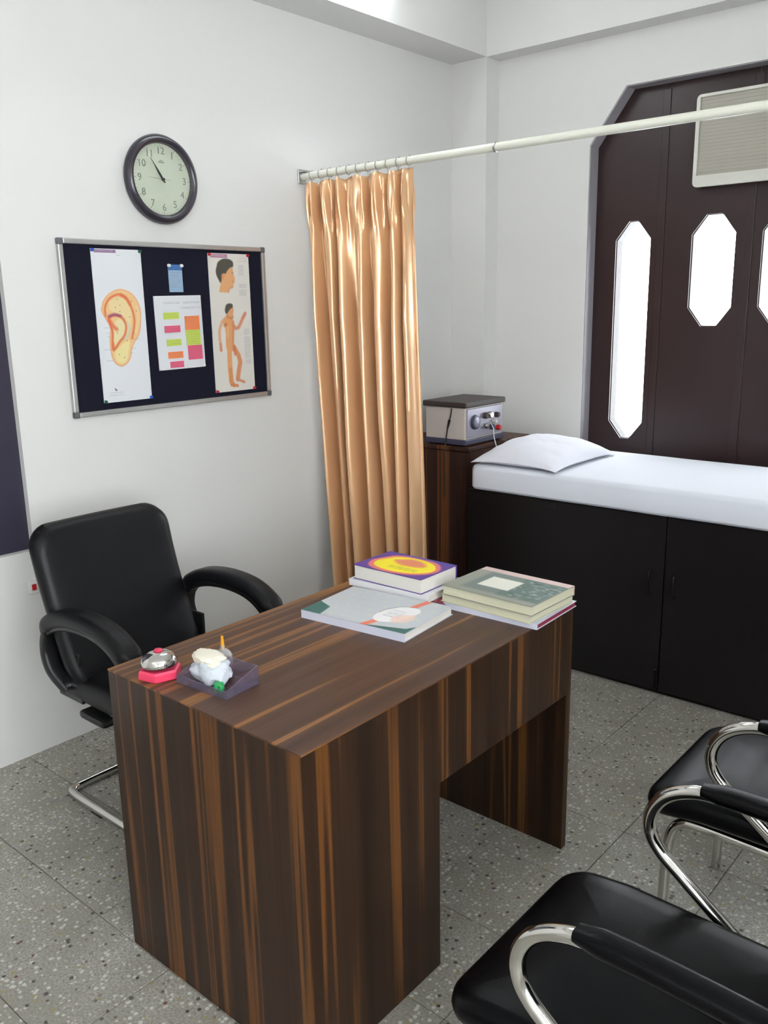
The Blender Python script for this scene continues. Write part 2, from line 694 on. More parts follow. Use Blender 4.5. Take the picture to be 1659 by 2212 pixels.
fl = struct('floor', bx(-0.1, RX + 0.1, RY0 - 0.1, YB + 0.3, -0.06, -0.0035), 'joint', 'grey speckled terrazzo tile floor')
T = 0.305
x_first, y_first = 0.955 - 4 * T, 1.01 - 9 * T
tile_me = None
for i in range(0, 16):
    for j in range(0, 20):
        xa, ya = x_first + i * T, y_first + j * T
        if xa > RX or ya > YB or xa + T < 0:
            continue
        if tile_me is None:
            b = bx(-T / 2 + 0.0011, T / 2 - 0.0011, -T / 2 + 0.0011, T / 2 - 0.0011, -0.012, 0.0, bev=0.0012, seg=1)
            t = build('tile', b, 'terrazzo', fl, world_coords=False)
            tile_me = t.data
        else:
            t = bpy.data.objects.new('tile', tile_me)
            COL.objects.link(t)
            t.parent = fl
        t.location = (xa + T / 2, ya + T / 2, random.uniform(-0.0004, 0.0))

WIN_L = [(0.35, 0.752), (1.424, 0.752), (1.424, 2.3), (0.35, 2.3)]
struct('wall_left', plate_with_holes([(RY0, -0.05), (YB + 0.2, -0.05), (YB + 0.2, RZ), (RY0, RZ)], [WIN_L],
                                     lambda u, v, d: (-d, u, v), 0.2), 'wall_paint', 'white painted wall with clock and notice board')
DX0, DX1, DZ = 0.733, 2.227, 2.526
OPEN = [(DX0, 0.0), (DX1, 0.0), (DX1, 2.29), (DX1 - 0.175, DZ), (DX0 + 0.175, DZ), (DX0, 2.29)]
struct('wall_back', plate_with_holes([(-0.2, -0.05), (RX + 0.2, -0.05), (RX + 0.2, RZ), (-0.2, RZ)], [[(u, v + 0.001) for u, v in OPEN]],
                                     lambda u, v, d: (u, YB + d, v), 0.2), 'wall_paint', 'white painted wall around the dark wooden door')
WY0, WY1, WZ0, WZ1 = -1.45, 0.55, 0.90, 2.35
WYM = (WY0 + WY1) / 2
WIN_R = [(WY0, WZ0), (WY1, WZ0), (WY1, WZ1), (WY0, WZ1)]  # opening for an unseen window added to brighten the walls
struct('wall_right', plate_with_holes([(RY0, -0.05), (YB, -0.05), (YB, RZ), (RY0, RZ)], [WIN_R], lambda u, v, d: (RX + d, u, v), 0.2), 'wall_paint', 'white painted wall out of view')
WS = [(WY0 + 0.05, WYM - 0.02), (WYM + 0.02, WY1 - 0.05)]
w2 = struct('window_added', plate_with_holes(WIN_R, [[(a, WZ0 + 0.05), (b, WZ0 + 0.05), (b, WZ1 - 0.05), (a, WZ1 - 0.05)] for a, b in WS],
                                         lambda u, v, d: (RX + 0.08 + d, u, v), 0.05), 'jamb_paint', 'unseen window added to let daylight in')
for a_, b_ in WS:
    build('pane', bx(RX + 0.103, RX + 0.107, a_, b_, WZ0 + 0.05, WZ1 - 0.05), 'window_glass', w2)
struct('wall_front', bx(-0.2, RX + 0.2, RY0 - 0.2, RY0, -0.05, RZ), 'wall_paint', 'white painted wall behind the camera')
struct('ceiling', bx(-0.2, RX + 0.2, RY0 - 0.2, YB + 0.2, RZ, RZ + 0.15), 'ceiling_paint', 'white ceiling')
struct('wall_corner', bx(0.0, PX, PY, YB, 0.0, BZ), 'wall_paint', 'white square pillar in the room corner')
struct('trim_1', bx(0.0, PX, RY0, YB, BZ, RZ), 'wall_paint', 'white beam along the top of the clock wall')
struct('trim_2', bx(PX, RX, PY, YB, BZ, RZ), 'wall_paint', 'white beam above the dark wooden door')

# window with closed dark shutter on the left wall
w1 = struct('window_1', bx(-0.19, -0.026, 0.35, 1.424, 0.752, 2.3), 'shutter', 'dark closed window shutter at the left edge')
build('sill', bx(-0.026, 0.0, 0.352, 1.422, 0.752, 0.754), 'jamb_paint', w1)
for yy_ in (0.62, 0.9):
    build('shutter_stile', bx(-0.03, -0.022, yy_, yy_ + 0.05, 0.78, 2.28, bev=0.003), 'shutter', w1)


# dark door with four slotted leaves
def octa(x0, x1, z0, z1, ch, flat):
    xm = (x0 + x1) / 2
    return [(xm - flat, z0), (xm + flat, z0), (x1, z0 + ch), (x1, z1 - ch), (xm + flat, z1), (xm - flat, z1), (x0, z1 - ch), (x0, z0 + ch)]


DY = 4.105
door = bpy.data.objects.new('door_1', None)
COL.objects.link(door)
door.location = (1.48, DY, 0)
tag(door, 'dark brown wooden door with bright slots behind the bed', None, None, 'structure')
leaves = [([(DX0, 0), (1.07, 0), (1.07, DZ), (DX0 + 0.175, DZ), (DX0, 2.29)], octa(0.846, 1.024, 0.888, 1.938, 0.085, 0.022)),
          ([(1.073, 0), (1.4785, 0), (1.4785, DZ), (1.073, DZ)], octa(1.222, 1.422, 1.444, 1.942, 0.085, 0.035)),
          ([(1.4815, 0), (1.887, 0), (1.887, DZ), (1.4815, DZ)], octa(1.538, 1.738, 1.444, 1.942, 0.085, 0.035)),
          ([(1.89, 0), (DX1, 0), (DX1, 2.29), (DX1 - 0.175, DZ), (1.89, DZ)], octa(1.936, 2.114, 0.888, 1.938, 0.085, 0.022))]
for outer, hole in leaves:
    lf = build('leaf', plate_with_holes(outer, [hole], lambda u, v, d: (u, DY + d, v), 0.05), 'dark_door_wood', door)
    # dark lining of the slot, toned down against the bright sky
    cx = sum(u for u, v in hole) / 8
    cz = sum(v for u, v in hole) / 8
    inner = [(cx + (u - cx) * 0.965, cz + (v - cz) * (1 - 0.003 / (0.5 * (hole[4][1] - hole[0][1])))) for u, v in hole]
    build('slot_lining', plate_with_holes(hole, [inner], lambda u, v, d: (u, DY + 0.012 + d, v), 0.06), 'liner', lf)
    build('pane', plate_with_holes(inner, [], lambda u, v, d: (u, DY + 0.045 + d, v), 0.004), 'window_glass', lf)
cxo, czo = (DX0 + DX1) / 2, 1.2
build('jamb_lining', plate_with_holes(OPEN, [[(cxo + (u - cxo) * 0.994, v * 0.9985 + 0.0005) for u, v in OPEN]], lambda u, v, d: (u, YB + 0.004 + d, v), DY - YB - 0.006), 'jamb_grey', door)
for xs in (1.0715, 1.8885):
    build('moulding', bx(xs - 0.018, xs + 0.018, DY - 0.005, DY, 0.0, 2.5, bev=0.002), 'dark_door_wood', door)
build('meeting_stile', bx(1.462, 1.498, DY - 0.006, DY, 0.0, 2.5, bev=0.002), 'dark_door_wood', door)


# ------------------------------------------------------------------ lamps (one just above the frame, two unseen ones added for wall brightness)
def tube_lamp(label, p0, p1, out, material):
    p0, p1, out = Vector(p0), Vector(p1), Vector(out)
    mid = (p0 + p1) / 2
    t = thing('tube_light', label, 'tube light', mid)
    d = (p1 - p0).normalized()
    bm = NB()
    sec = [(-0.02, -0.03), (0.02, -0.03), (0.02, 0.03), (-0.02, 0.03)]
    sweep(bm, [p0, p1], sec)
    build('batten', bm, 'lamp_body', t)
    build('tube', cyl(NB(), p0 + out * 0.055 + d * 0.03, p1 + out * 0.055 - d * 0.03, 0.015, n=14), material, t, True)
    for q, s in ((p0, 1), (p1, -1)):
        bm = NB()
        cyl(bm, q + out * 0.055, q + out * 0.055 + d * s * 0.03, 0.018, n=12)
        cyl(bm, q + d * s * 0.015, q + out * 0.055 + d * s * 0.015, 0.012, n=8)
        build('lamp_holder', bm, 'lamp_body', t)
    return t


tube_lamp('white tube light on the beam above the clock wall', (PX + 0.021, 1.95, 2.93), (PX + 0.021, 3.15, 2.93), (1, 0, 0), 'tube_beam')
tube_lamp('unseen tube light added high on the wall behind the camera', (1.6, RY0 + 0.032, 2.8), (2.8, RY0 + 0.032, 2.8), (0, 1, 0), 'added_tube_rear')
tube_lamp('unseen tube light added high on the right wall', (RX - 0.021, 0.2, 2.62), (RX - 0.021, 1.4, 2.62), (-1, 0, 0), 'added_tube_side')

# ------------------------------------------------------------------ desk
DK0, DK1, DY0, DY1, DT = 1.115, 1.765, 1.010, 2.060, 0.75
desk = thing('desk', 'dark striped wood office desk in the middle of the room', 'desk', (1.44, 1.535, 0))
build('desktop', bx(DK0, DK1, DY0, DY1, DT - 0.004, DT, bev=0.0006, seg=1), 'zebra_top_lit', desk)
build('end_panel', bx(DK0 + 0.001, DK1 - 0.001, DY0 + 0.001, DY0 + 0.025, 0.0, DT - 0.004), 'zebra_vertical_shaded', desk)
build('end_panel', bx(DK0 + 0.001, DK1 - 0.001, DY1 - 0.026, DY1 - 0.001, 0.0, DT - 0.004), 'zebra_vertical_shaded', desk)
build('pedestal_side', bx(DK1 - 0.020, DK1 - 0.001, DY0 + 0.025, 1.442, 0.0, DT - 0.004), 'zebra_vertical_shaded', desk)
build('pedestal_inner_panel', bx(DK0 + 0.02, DK1 - 0.020, 1.424, 1.442, 0.0, DT - 0.004), 'zebra_vertical_shaded', desk)
build('apron', bx(DK1 - 0.020, DK1 - 0.001, 1.442, DY1 - 0.026, 0.492, DT - 0.004), 'zebra_vertical_shaded', desk)
for k in range(3):
    z0 = 0.03 + k * 0.235
    d = build('drawer', bx(DK0 + 0.001, DK0 + 0.019, DY0 + 0.028, 1.440, z0, z0 + 0.228, bev=0.002, seg=1), 'zebra_vertical_shaded', desk)
    bm = NB()
    tube(bm, [(DK0, 1.18, z0 + 0.12), (DK0 - 0.025, 1.185, z0 + 0.12), (DK0 - 0.028, 1.235, z0 + 0.12), (DK0 - 0.025, 1.285, z0 + 0.12), (DK0, 1.29, z0 + 0.12)], 0.005, 8, 4)
    build('handle', bm, 'chrome', d, True)

# ------------------------------------------------------------------ side cabinet and machine on it
CX1, CY0, CY1, CT = 0.508, 3.345, 3.90, 0.90
cab = thing('side_cabinet', 'dark striped wood side cabinet in the corner beside the bed', 'cabinet', (0.26, 3.62, 0))
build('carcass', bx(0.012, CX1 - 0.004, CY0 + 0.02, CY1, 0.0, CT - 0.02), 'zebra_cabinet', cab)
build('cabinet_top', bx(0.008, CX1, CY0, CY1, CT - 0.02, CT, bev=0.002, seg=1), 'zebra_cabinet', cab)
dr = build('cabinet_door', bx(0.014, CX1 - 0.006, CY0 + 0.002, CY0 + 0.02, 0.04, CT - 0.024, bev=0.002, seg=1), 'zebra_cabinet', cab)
build('knob', lathe(NB(), (0.08, CY0 - 0.014, 0.5), [(0, 0), (0.012, 0.002), (0.012, 0.008), (0.006, 0.012), (0.006, 0.02)], 12), 'handle_dark', dr, True)

mach = thing('therapy_machine', 'grey and white boxed therapy machine with dials on the side cabinet', 'machine', (0.36, 3.53, CT))
M0, M1, N0, N1 = 0.238, 0.478, 3.365, 3.69
build('casing', bx(M0, M1 - 0.004, N0, N1, CT + 0.03, CT + 0.185, bev=0.006), 'device_white', mach)
build('base_rim', bx(M0 - 0.004, M1 + 0.002, N0 - 0.004, N1 + 0.004, CT + 0.006, CT + 0.032, bev=0.004), 'device_navy', mach)
build('lid', bx(M0 - 0.012, M1 + 0.008, N0 - 0.010, N1 + 0.010, CT + 0.185, CT + 0.212, bev=0.006), 'device_dark', mach)
for xx_, yy_ in ((M0 + 0.02, N0 + 0.02), (M1 - 0.02, N0 + 0.02), (M0 + 0.02, N1 - 0.02), (M1 - 0.02, N1 - 0.02)):
    build('foot', cyl(NB(), (xx_, yy_, CT), (xx_, yy_, CT + 0.008), 0.01, n=10), 'black_plastic', mach)
pn = build('control_panel', bx(M1 - 0.004, M1 + 0.002, N0 + 0.012, N1 - 0.012, CT + 0.04, CT + 0.178, bev=0.002, seg=1), 'device_panel', mach)
build('meter', lathe(NB(), (M1 + 0.002, N0 + 0.075, CT + 0.112), [(0, 0.012), (0.026, 0.012), (0.033, 0.009), (0.036, 0.0)], 24, 'X'), 'device_navy', pn, True)
build('meter_glass', lathe(NB(), (M1 + 0.0145, N0 + 0.075, CT + 0.112), [(0, 0.003), (0.016, 0.002), (0.025, 0.0)], 24, 'X'), 'device_panel', pn, True)
for k, (yo, zo, r, m_) in enumerate(((0.155, 0.135, 0.014, 'device_dark'), (0.155, 0.085, 0.012, 'chrome'), (0.195, 0.135, 0.016, 'chrome'), (0.215, 0.075, 0.014, 'device_navy'),
                                     (0.255, 0.13, 0.013, 'device_dark'), (0.27, 0.065, 0.013, 'socket_red'), (0.235, 0.1, 0.010, 'device_white'))):
    build('dial', lathe(NB(), (M1 + 0.002, N0 + yo, CT + zo), [(0, 0.02), (r * 0.8, 0.02), (r, 0.016), (r * 1.1, 0.0)], 16, 'X'), m_, pn, True)
bm = NB()
tube(bm, [(0.405, N0 - 0.013, CT + 0.183), (0.40, N0 - 0.012, CT + 0.15), (0.388, N0 - 0.013, CT + 0.11), (0.378, N0 - 0.012, CT + 0.07), (0.372, N0 - 0.014, CT + 0.02), (0.372, CY0 - 0.006, CT - 0.05), (0.372, CY0 - 0.006, CT - 0.25)], 0.0028, 6, 6)
cyl(bm, (0.392, N0 - 0.012, CT + 0.125), (0.381, N0 - 0.012, CT + 0.085), 0.007, 0.004, 8)
build('power_cord', bm, 'cable_black', mach, True)
bm = NB()
tube(bm, [(M1 + 0.01, 3.56, CT + 0.10), (M1 + 0.035, 3.55, CT + 0.07), (M1 + 0.06, 3.52, CT + 0.03), (0.565, 3.50, CT - 0.01), (0.582, 3.49, 0.83), (0.585, 3.488, 0.70)], 0.0022, 6, 6)
build('lead', bm, 'socket_white', mach, True)

# ------------------------------------------------------------------ examination bed
BX0, BX1, BY0, BY1, BT = 0.612, 2.50, 3.19, 3.86, 0.756
bed = thing('examination_bed', 'black cabinet base of the examination bed with doors', 'bed', (1.556, 3.52, 0))
build('carcass', bx(BX0, BX1, BY0 + 0.02, BY1, 0.0, BT), 'black_laminate', bed)
for xa, xb, hx in ((BX0 + 0.004, 1.554, 1.505), (1.558, BX1 - 0.004, 1.605)):
    d = build('cabinet_door', bx(xa, xb, BY0, BY0 + 0.02, 0.02, BT - 0.008, bev=0.002, seg=1), 'black_laminate', bed)
    bm = NB()
    tube(bm, [(hx, BY0, 0.43), (hx, BY0 - 0.022, 0.435), (hx, BY0 - 0.025, 0.475), (hx, BY0 - 0.022, 0.515), (hx, BY0, 0.52)], 0.004, 8, 5)
    build('handle', bm, 'handle_dark', d, True)
bm = NB()
box(bm, 1.538, 1.552, BY0 - 0.006, BY0, 0.03, 0.11, bev=0.002, seg=1)
cyl(bm, (1.545, BY0 - 0.009, 0.025), (1.545, BY0 - 0.009, 0.10), 0.003, n=8)
build('tower_bolt', bm, 'handle_dark', bed)
bm = NB()
for xq in (1.03, 1.06):
    box(bm, xq, xq + 0.012, BY0 - 0.004, BY0, 0.715, 0.745, bev=0.001, seg=1)
build('hinge', bm, 'handle_dark', bed)

MZ0, MZ1, MY0, MY1 = 0.757, 0.866, 3.155, 3.85
mw, mh, mt = 2.49 - 0.648, MY1 - MY0, MZ1 - MZ0


def mat_xf(v):
    x, y, z = v.x + (2.49 + 0.648) / 2, v.y + (MY0 + MY1) / 2, v.z + (MZ0 + MZ1) / 2
    n = noise.noise((x * 3, y * 4, z * 6))
    if v.z > 0:
        z += 0.004 * n
    return (x, y + 0.004 * noise.noise((x * 5, z * 9, 3.0)), max(z, MZ0))


bm = NB()
e = 0.022
prof = [(0.3, -mt / 2), (0.05, -mt / 2), (e * 0.6, -mt / 2)]
for k in range(0, 5):
    a = math.pi / 2 * k / 4
    prof.append((e - e * math.sin(a) if k else e * 0.4, -mt / 2 + 0.012 * (1 - math.cos(a))))
prof += [(0.0, 0.0)]
for k in range(0, 6):
    a = math.pi / 2 * k / 5
    prof.append((e - e * math.cos(a), mt / 2 - e + e * math.sin(a)))
prof += [(0.08, mt / 2 + 0.002), (0.16, mt / 2 + 0.003), (0.28, mt / 2 + 0.003)]
puff(bm, mw, mh, 0.035, prof, None, 5)
bmesh.ops.subdivide_edges(bm, edges=[e_ for e_ in bm.edges if e_.calc_length() > 0.2], cuts=14, use_grid_fill=True)
for v in bm.verts:
    v.co = Vector(mat_xf(v.co))
tag(build('mattress', bm, 'sheet_white', None, True, base=((0.648 + 2.49) / 2, 3.5, MZ0)), 'thin mattress in a white sheet on the black bed base', 'mattress')

# pillow
PXA, PXB, PYA, PYB = 0.655, 1.085, 3.150, 3.72
bm = NB()
NU, NV = 36, 44
grid = {}
for side in (1, -1):
    for i in range(NU + 1):
        for j in range(NV + 1):
            u, v = -1 + 2 * i / NU, -1 + 2 * j / NV
            edge = (i in (0, NU)) or (j in (0, NV))
            if side == -1 and edge:
                continue
            t = max(0.0, (1 - abs(u) ** 2.4)) ** 0.62 * max(0.0, (1 - abs(v) ** 2.6)) ** 0.62
            pinch = 1 - 0.07 * (1 - u * u) * abs(v) ** 3
            pinchx = 1 - 0.06 * (1 - v * v) * abs(u) ** 3
            x = (PXA + PXB) / 2 + u * (PXB - PXA) / 2 * pinchx
            y = (PYA + PYB) / 2 + v * (PYB - PYA) / 2 * pinch
            zmid = 0.889 - 0.012 * (abs(u * v)) ** 3
            if side == 1:
                wr = noise.noise((x * 9, y * 7, 1.7)) * 0.010 + noise.noise((x * 22 + y * 9, y * 16, 4.2)) * 0.0035
                z = zmid + 0.082 * t + wr * min(1, t * 2) - 0.008 * u * t
            else:
                z = max(0.8745, zmid - 0.03 * t)
            grid[(side, i, j)] = bm.verts.new((x, y, z))
for side in (1, -1):
    for i in range(NU):
        for j in range(NV):
            q = []
            for a, b in ((i, j), (i + 1, j), (i + 1, j + 1), (i, j + 1)):
                q.append(grid.get((side, a, b)) or grid[(1, a, b)])
            bm.faces.new(q if side == 1 else q[::-1])
tag(build('pillow', bm, 'pillow_white', None, True, base=(0.87, 3.43, 0.87)), 'white pillow at the head of the examination bed', 'pillow')

# ------------------------------------------------------------------ air conditioner in the door top
AX0, AX1, AZ0, AZ1, AYF = 1.232, 1.90, 2.056, 2.44, 4.045
ac = thing('air_conditioner', 'cream box air conditioner high on the dark wooden door', 'air conditioner', ((AX0 + AX1) / 2, AYF, AZ0))
build('casing', bx(AX0 + 0.004, AX1 - 0.004, AYF + 0.022, DY - 0.016, AZ0 + 0.004, AZ1 - 0.004, bev=0.006), 'ac_cream', ac)
fr_out = [(x + (AX0 + AX1) / 2, z + (AZ0 + AZ1) / 2) for x, z in rrect(AX1 - AX0, AZ1 - AZ0, 0.02, 4)]
fr_in = [(AX0 + 0.016, AZ0 + 0.048), (AX1 - 0.016, AZ0 + 0.048), (AX1 - 0.016, AZ1 - 0.012), (AX0 + 0.016, AZ1 - 0.012)]
bz = build('bezel', plate_with_holes(fr_out, [fr_in], lambda u, v, d: (u, AYF + d, v), 0.022), 'ac_cream', ac)
pnl = build('front_panel', bx(AX0 + 0.016, AX1 - 0.016, AYF + 0.010, AYF + 0.022, AZ0 + 0.048, AZ1 - 0.012), 'ac_panel', ac)
for k in range(22):
    z = AZ0 + 0.062 + k * 0.0148
    build('louvre', bx(AX0 + 0.018, AX1 - 0.018, AYF + 0.0085, AYF + 0.010, z, z + 0.010), 'ac_panel', pnl)

# ------------------------------------------------------------------ curtain rod and curtain
RYC, RZC, RR = 2.805, 2.113, 0.0152
rod = thing('curtain_rod', 'cream painted curtain rod reaching from the clock wall across the room', 'curtain rod', (1.3, RYC, RZC))
build('pole', cyl(NB(), (0.006, RYC, RZC), (2.62, RYC, RZC), RR, n=20), 'rod_cream', rod, True)
bm = NB()
box(bm, 0.0, 0.008, RYC - 0.022, RYC + 0.022, RZC - 0.03, RZC + 0.03, bev=0.002, seg=1)
box(bm, 0.008, 0.05, RYC - 0.018, RYC + 0.018, RZC + RR, RZC + RR + 0.006, bev=0.001, seg=1)
build('wall_bracket', bm, 'aluminium', rod)
bm = NB()
lathe(bm, (1.0 - 0.004, RYC, RZC), [(RR, 0), (RR + 0.0025, 0.001), (RR + 0.0025, 0.007), (RR, 0.008)], 18, 'X')
build('joint_ring', bm, 'steel', rod, True)
bm = NB()
cyl(bm, (2.62, RYC, RZC), (2.62, RYC, 2.06), 0.010, n=12)
sweep(bm, [(2.62, RYC, RZC), (2.62, YB, RZC)], circ(RR, 14))
build('return_pole', bm, 'rod_cream', rod, True)

cur = thing('curtain', 'peach satin privacy curtain gathered at the left end of the rod', 'curtain', (0.34, RYC, 0.05))
NU, NV = 300, 90
ZT, ZBOT = 2.092, 0.05
folds = [0.0, 0.085, 0.15, 0.25, 0.31, 0.36, 0.44, 0.555, 0.62, 0.71, 0.775, 0.87, 0.92, 0.965, 1.0]


def fold_phase(u):
    for k in range(len(folds) - 1):
        if folds[k] <= u <= folds[k + 1] + 1e-9:
            return k + (u - folds[k]) / (folds[k + 1] - folds[k])
    return len(folds) - 1


bm = NB()
rows = []
for j in range(NV + 1):
    v = j / NV
    vv = v ** 1.25
    row = []
    for i in range(NU + 1):
        u = i / NU
        ph = fold_phase(u)
        xl = -0.0 + 0.012 + 0.118 * v ** 1.1
        xr = 0.604 + 0.062 * v
        sag = math.sin(math.pi * ph * 1.0)                     # one half wave per fold
        ang = math.pi * ph
        amp = 0.018 + 0.020 * min(1, vv * 5)
        y = amp * math.cos(ang) + 0.35 * amp * math.cos(2 * ang + 1.1 + 3 * u) * min(1, vv * 3)
        y += 0.010 * math.sin(5.3 * ang * 0.5 + 2.2 * v + 0.7) * (0.4 + 0.6 * v)
        # creases hanging from the hooks just under the header
        hook = (ph % 1.0) - 0.5
        cre = math.exp(-((v - 0.05) / 0.05) ** 2)
        y += cre * 0.014 * math.sin(ang * 2.6 + 40 * v * hook)
        y += 0.012 * noise.noise((u * 9, v * 2.2, 5.0)) * min(1, v * 6) + 0.004 * noise.noise((u * 26, v * 6, 9.0))
        x = xl + (xr - xl) * u + 0.007 * math.sin(2 * ang) * min(1, vv * 4)
        x += 0.006 * noise.noise((u * 7, v * 3, 2.0)) * v
        z = ZT + (ZBOT - ZT) * v
        if v < 0.04:
            z -= 0.014 * (1 - v / 0.04) * (math.sin(math.pi * (u * 11 % 1.0)) ** 1.0) * 0.9
        row.append(bm.verts.new((max(x, 0.004), RYC + y, z)))
    rows.append(row)
for a, b in zip(rows, rows[1:]):
    for i in range(NU):
        bm.faces.new((a[i], a[i + 1], b[i + 1], b[i]))
cl = build('cloth', bm, 'satin', cur, True)
sol = cl.modifiers.new('thickness', 'SOLIDIFY')
sol.thickness = 0.0012
for k in range(12):
    x = 0.014 + (0.6 - 0.014) * k / 11
    bm = NB()
    pts = [(x, RYC + (RR + 0.004) * math.sin(a), RZC + (RR + 0.004) * math.cos(a)) for a in [2 * math.pi * q / 16 for q in range(15)]]
    sweep(bm, pts, circ(0.0016, 6))
    cyl(bm, (x, RYC, RZC - RR - 0.003), (x, RYC, ZT - 0.012), 0.0014, n=6)
    build('hook', bm, 'steel', cur, True)

# ------------------------------------------------------------------ wall clock
CKY, CKZ = 2.067, 2.035
ck = thing('wall_clock', 'round wall clock with black frame above the notice board', 'clock', (0.0, CKY, CKZ))
build('frame', lathe(NB(), (0.0, CKY, CKZ), [(0, 0.001), (0.150, 0.001), (0.157, 0.008), (0.158, 0.020), (0.152, 0.032), (0.142, 0.037), (0.132, 0.034), (0.127, 0.026), (0.126, 0.018), (0, 0.0175)], 64, 'X'), 'clock_frame', ck, True)
dl = build('dial', lathe(NB(), (0.0, CKY, CKZ), [(0, 0.0205), (0.124, 0.0205), (0.1255, 0.018)], 64, 'X'), 'clock_dial', ck, True)
for k in range(1, 13):
    me = text_mesh(str(k), 0.036)
    o = bpy.data.objects.new('numeral', me)
    COL.objects.link(o)
    me.materials.append(MATS['clock_ink'])
    o.parent = dl
    a = 2 * math.pi * k / 12
    # local text x -> world +y , text y -> world +z , text z -> world +x ; the dial mesh is local to the clock origin
    o.matrix_local = Matrix(((0, 0, 1, 0.0212), (1, 0, 0, 0.099 * math.sin(a)), (0, 1, 0, 0.099 * math.cos(a)), (0, 0, 0, 1)))
bm = NB()
for k in range(60):
    a = 2 * math.pi * k / 60
    r0 = 0.117 if k % 5 else 0.114
    p0 = Vector((0.0208, CKY + r0 * math.sin(a), CKZ + r0 * math.cos(a)))
    p1 = Vector((0.0208, CKY + 0.121 * math.sin(a), CKZ + 0.121 * math.cos(a)))
    cyl(bm, p0, p1, 0.0006 if k % 5 else 0.0011, n=4)
build('minute_track', bm, 'clock_ink', dl)
bm = NB()
box(bm, 0.0205, 0.0212, CKY - 0.013, CKY + 0.013, CKZ + 0.058, CKZ + 0.062)
box(bm, 0.0205, 0.0212, CKY - 0.007, CKY + 0.007, CKZ + 0.064, CKZ + 0.067)
build('maker_mark', bm, 'clock_ink', dl)


def hand(name, ang, length, w, tail, x, m_):
    bm = NB()
    a = math.radians(ang)
    d = Vector((0, math.sin(a), math.cos(a)))
    s = Vector((0, math.cos(a), -math.sin(a)))
    c = Vector((x, CKY, CKZ))
    top = [c - d * tail - s * w * 0.6, c - d * tail + s * w * 0.6, c + s * w, c + d * length * 0.5 + s * w * 0.9, c + d * length + s * w * 0.15, c + d * length - s * w * 0.15, c + d * length * 0.5 - s * w * 0.9, c - s * w]
    A = [bm.verts.new(p) for p in top]
    B = [bm.verts.new(p + Vector((0.0012, 0, 0))) for p in top]
    bm.faces.new(A[::-1])
    bm.faces.new(B)
    for i in range(8):
        bm.faces.new((A[i], A[(i + 1) % 8], B[(i + 1) % 8], B[i]))
    build(name, bm, m_, ck)


hand('hour_hand', 326, 0.062, 0.0042, 0.012, 0.024, 'clock_hand')
hand('minute_hand', 325, 0.088, 0.0026, 0.014, 0.0265, 'clock_hand')
hand('second_hand', 273, 0.07, 0.0006, 0.03, 0.029, 'clock_ink')
build('hub', lathe(NB(), (0.022, CKY, CKZ), [(0.005, 0), (0.005, 0.009), (0, 0.010)], 14, 'X'), 'clock_hand', ck, True)
build('glass_cover', lathe(NB(), (0.0, CKY, CKZ), [(0, 0.0335), (0.128, 0.0325), (0.128, 0.0315), (0, 0.0325)], 48, 'X'), 'window_glass', ck, True)

# ------------------------------------------------------------------ notice board
NY0, NY1, NZ0, NZ1 = 1.622, 2.558, 1.196, 1.811
nb = thing('notice_board', 'navy felt notice board with aluminium frame on the left wall', 'notice board', (0.0, (NY0 + NY1) / 2, NZ0))
build('felt_panel', bx(0.001, 0.010, NY0 + 0.010, NY1 - 0.010, NZ0 + 0.010, NZ1 - 0.010), 'felt', nb)
for y0, y1, z0, z1 in ((NY0 + 0.02, NY1 - 0.02, NZ1 - 0.018, NZ1), (NY0 + 0.02, NY1 - 0.02, NZ0, NZ0 + 0.018), (NY0, NY0 + 0.018, NZ0 + 0.02, NZ1 - 0.02), (NY1 - 0.018, NY1, NZ0 + 0.02, NZ1 - 0.02)):
    build('frame_rail', bx(0.001, 0.019, y0, y1, z0, z1, bev=0.003), 'aluminium', nb)
for y in (NY0 - 0.001, NY1 - 0.021):
    for z in (NZ0 - 0.001, NZ1 - 0.021):
        build('corner_cap', bx(0.0005, 0.0205, y, y + 0.022, z, z + 0.022, bev=0.004), 'grey_plastic', nb)


# ---- prints painted on a fine grid
def seg_dist(U, V, pts):
    d = np.full(U.shape, 1e9)
    for (x0, y0), (x1, y1) in zip(pts, pts[1:]):
        dx, dy = x1 - x0, y1 - y0
        L = dx * dx + dy * dy + 1e-12
        t = np.clip(((U - x0) * dx + (V - y0) * dy) / L, 0, 1)
        d = np.minimum(d, np.hypot(U - x0 - t * dx, V - y0 - t * dy))
    return d


def inside(U, V, poly):
    r = np.zeros(U.shape, bool)
    n = len(poly)
    for i in range(n):
        x0, y0 = poly[i]
        x1, y1 = poly[(i + 1) % n]
        c = ((y0 > V) != (y1 > V)) & (U < (x1 - x0) * (V - y0) / ((y1 - y0) if y1 != y0 else 1e-9) + x0)
        r ^= c
    return r


def cm2(pts, closed=True, sub=6):
    P = [(p[0], p[1], 0) for p in pts]
    if closed:
        P = P + P[:3]
        o = catmull(P, sub)
        o = o[sub:-2 * sub] if len(o) > 3 * sub else o
        return [(p.x, p.y) for p in o]
    return [(p.x, p.y) for p in catmull(P, sub)]


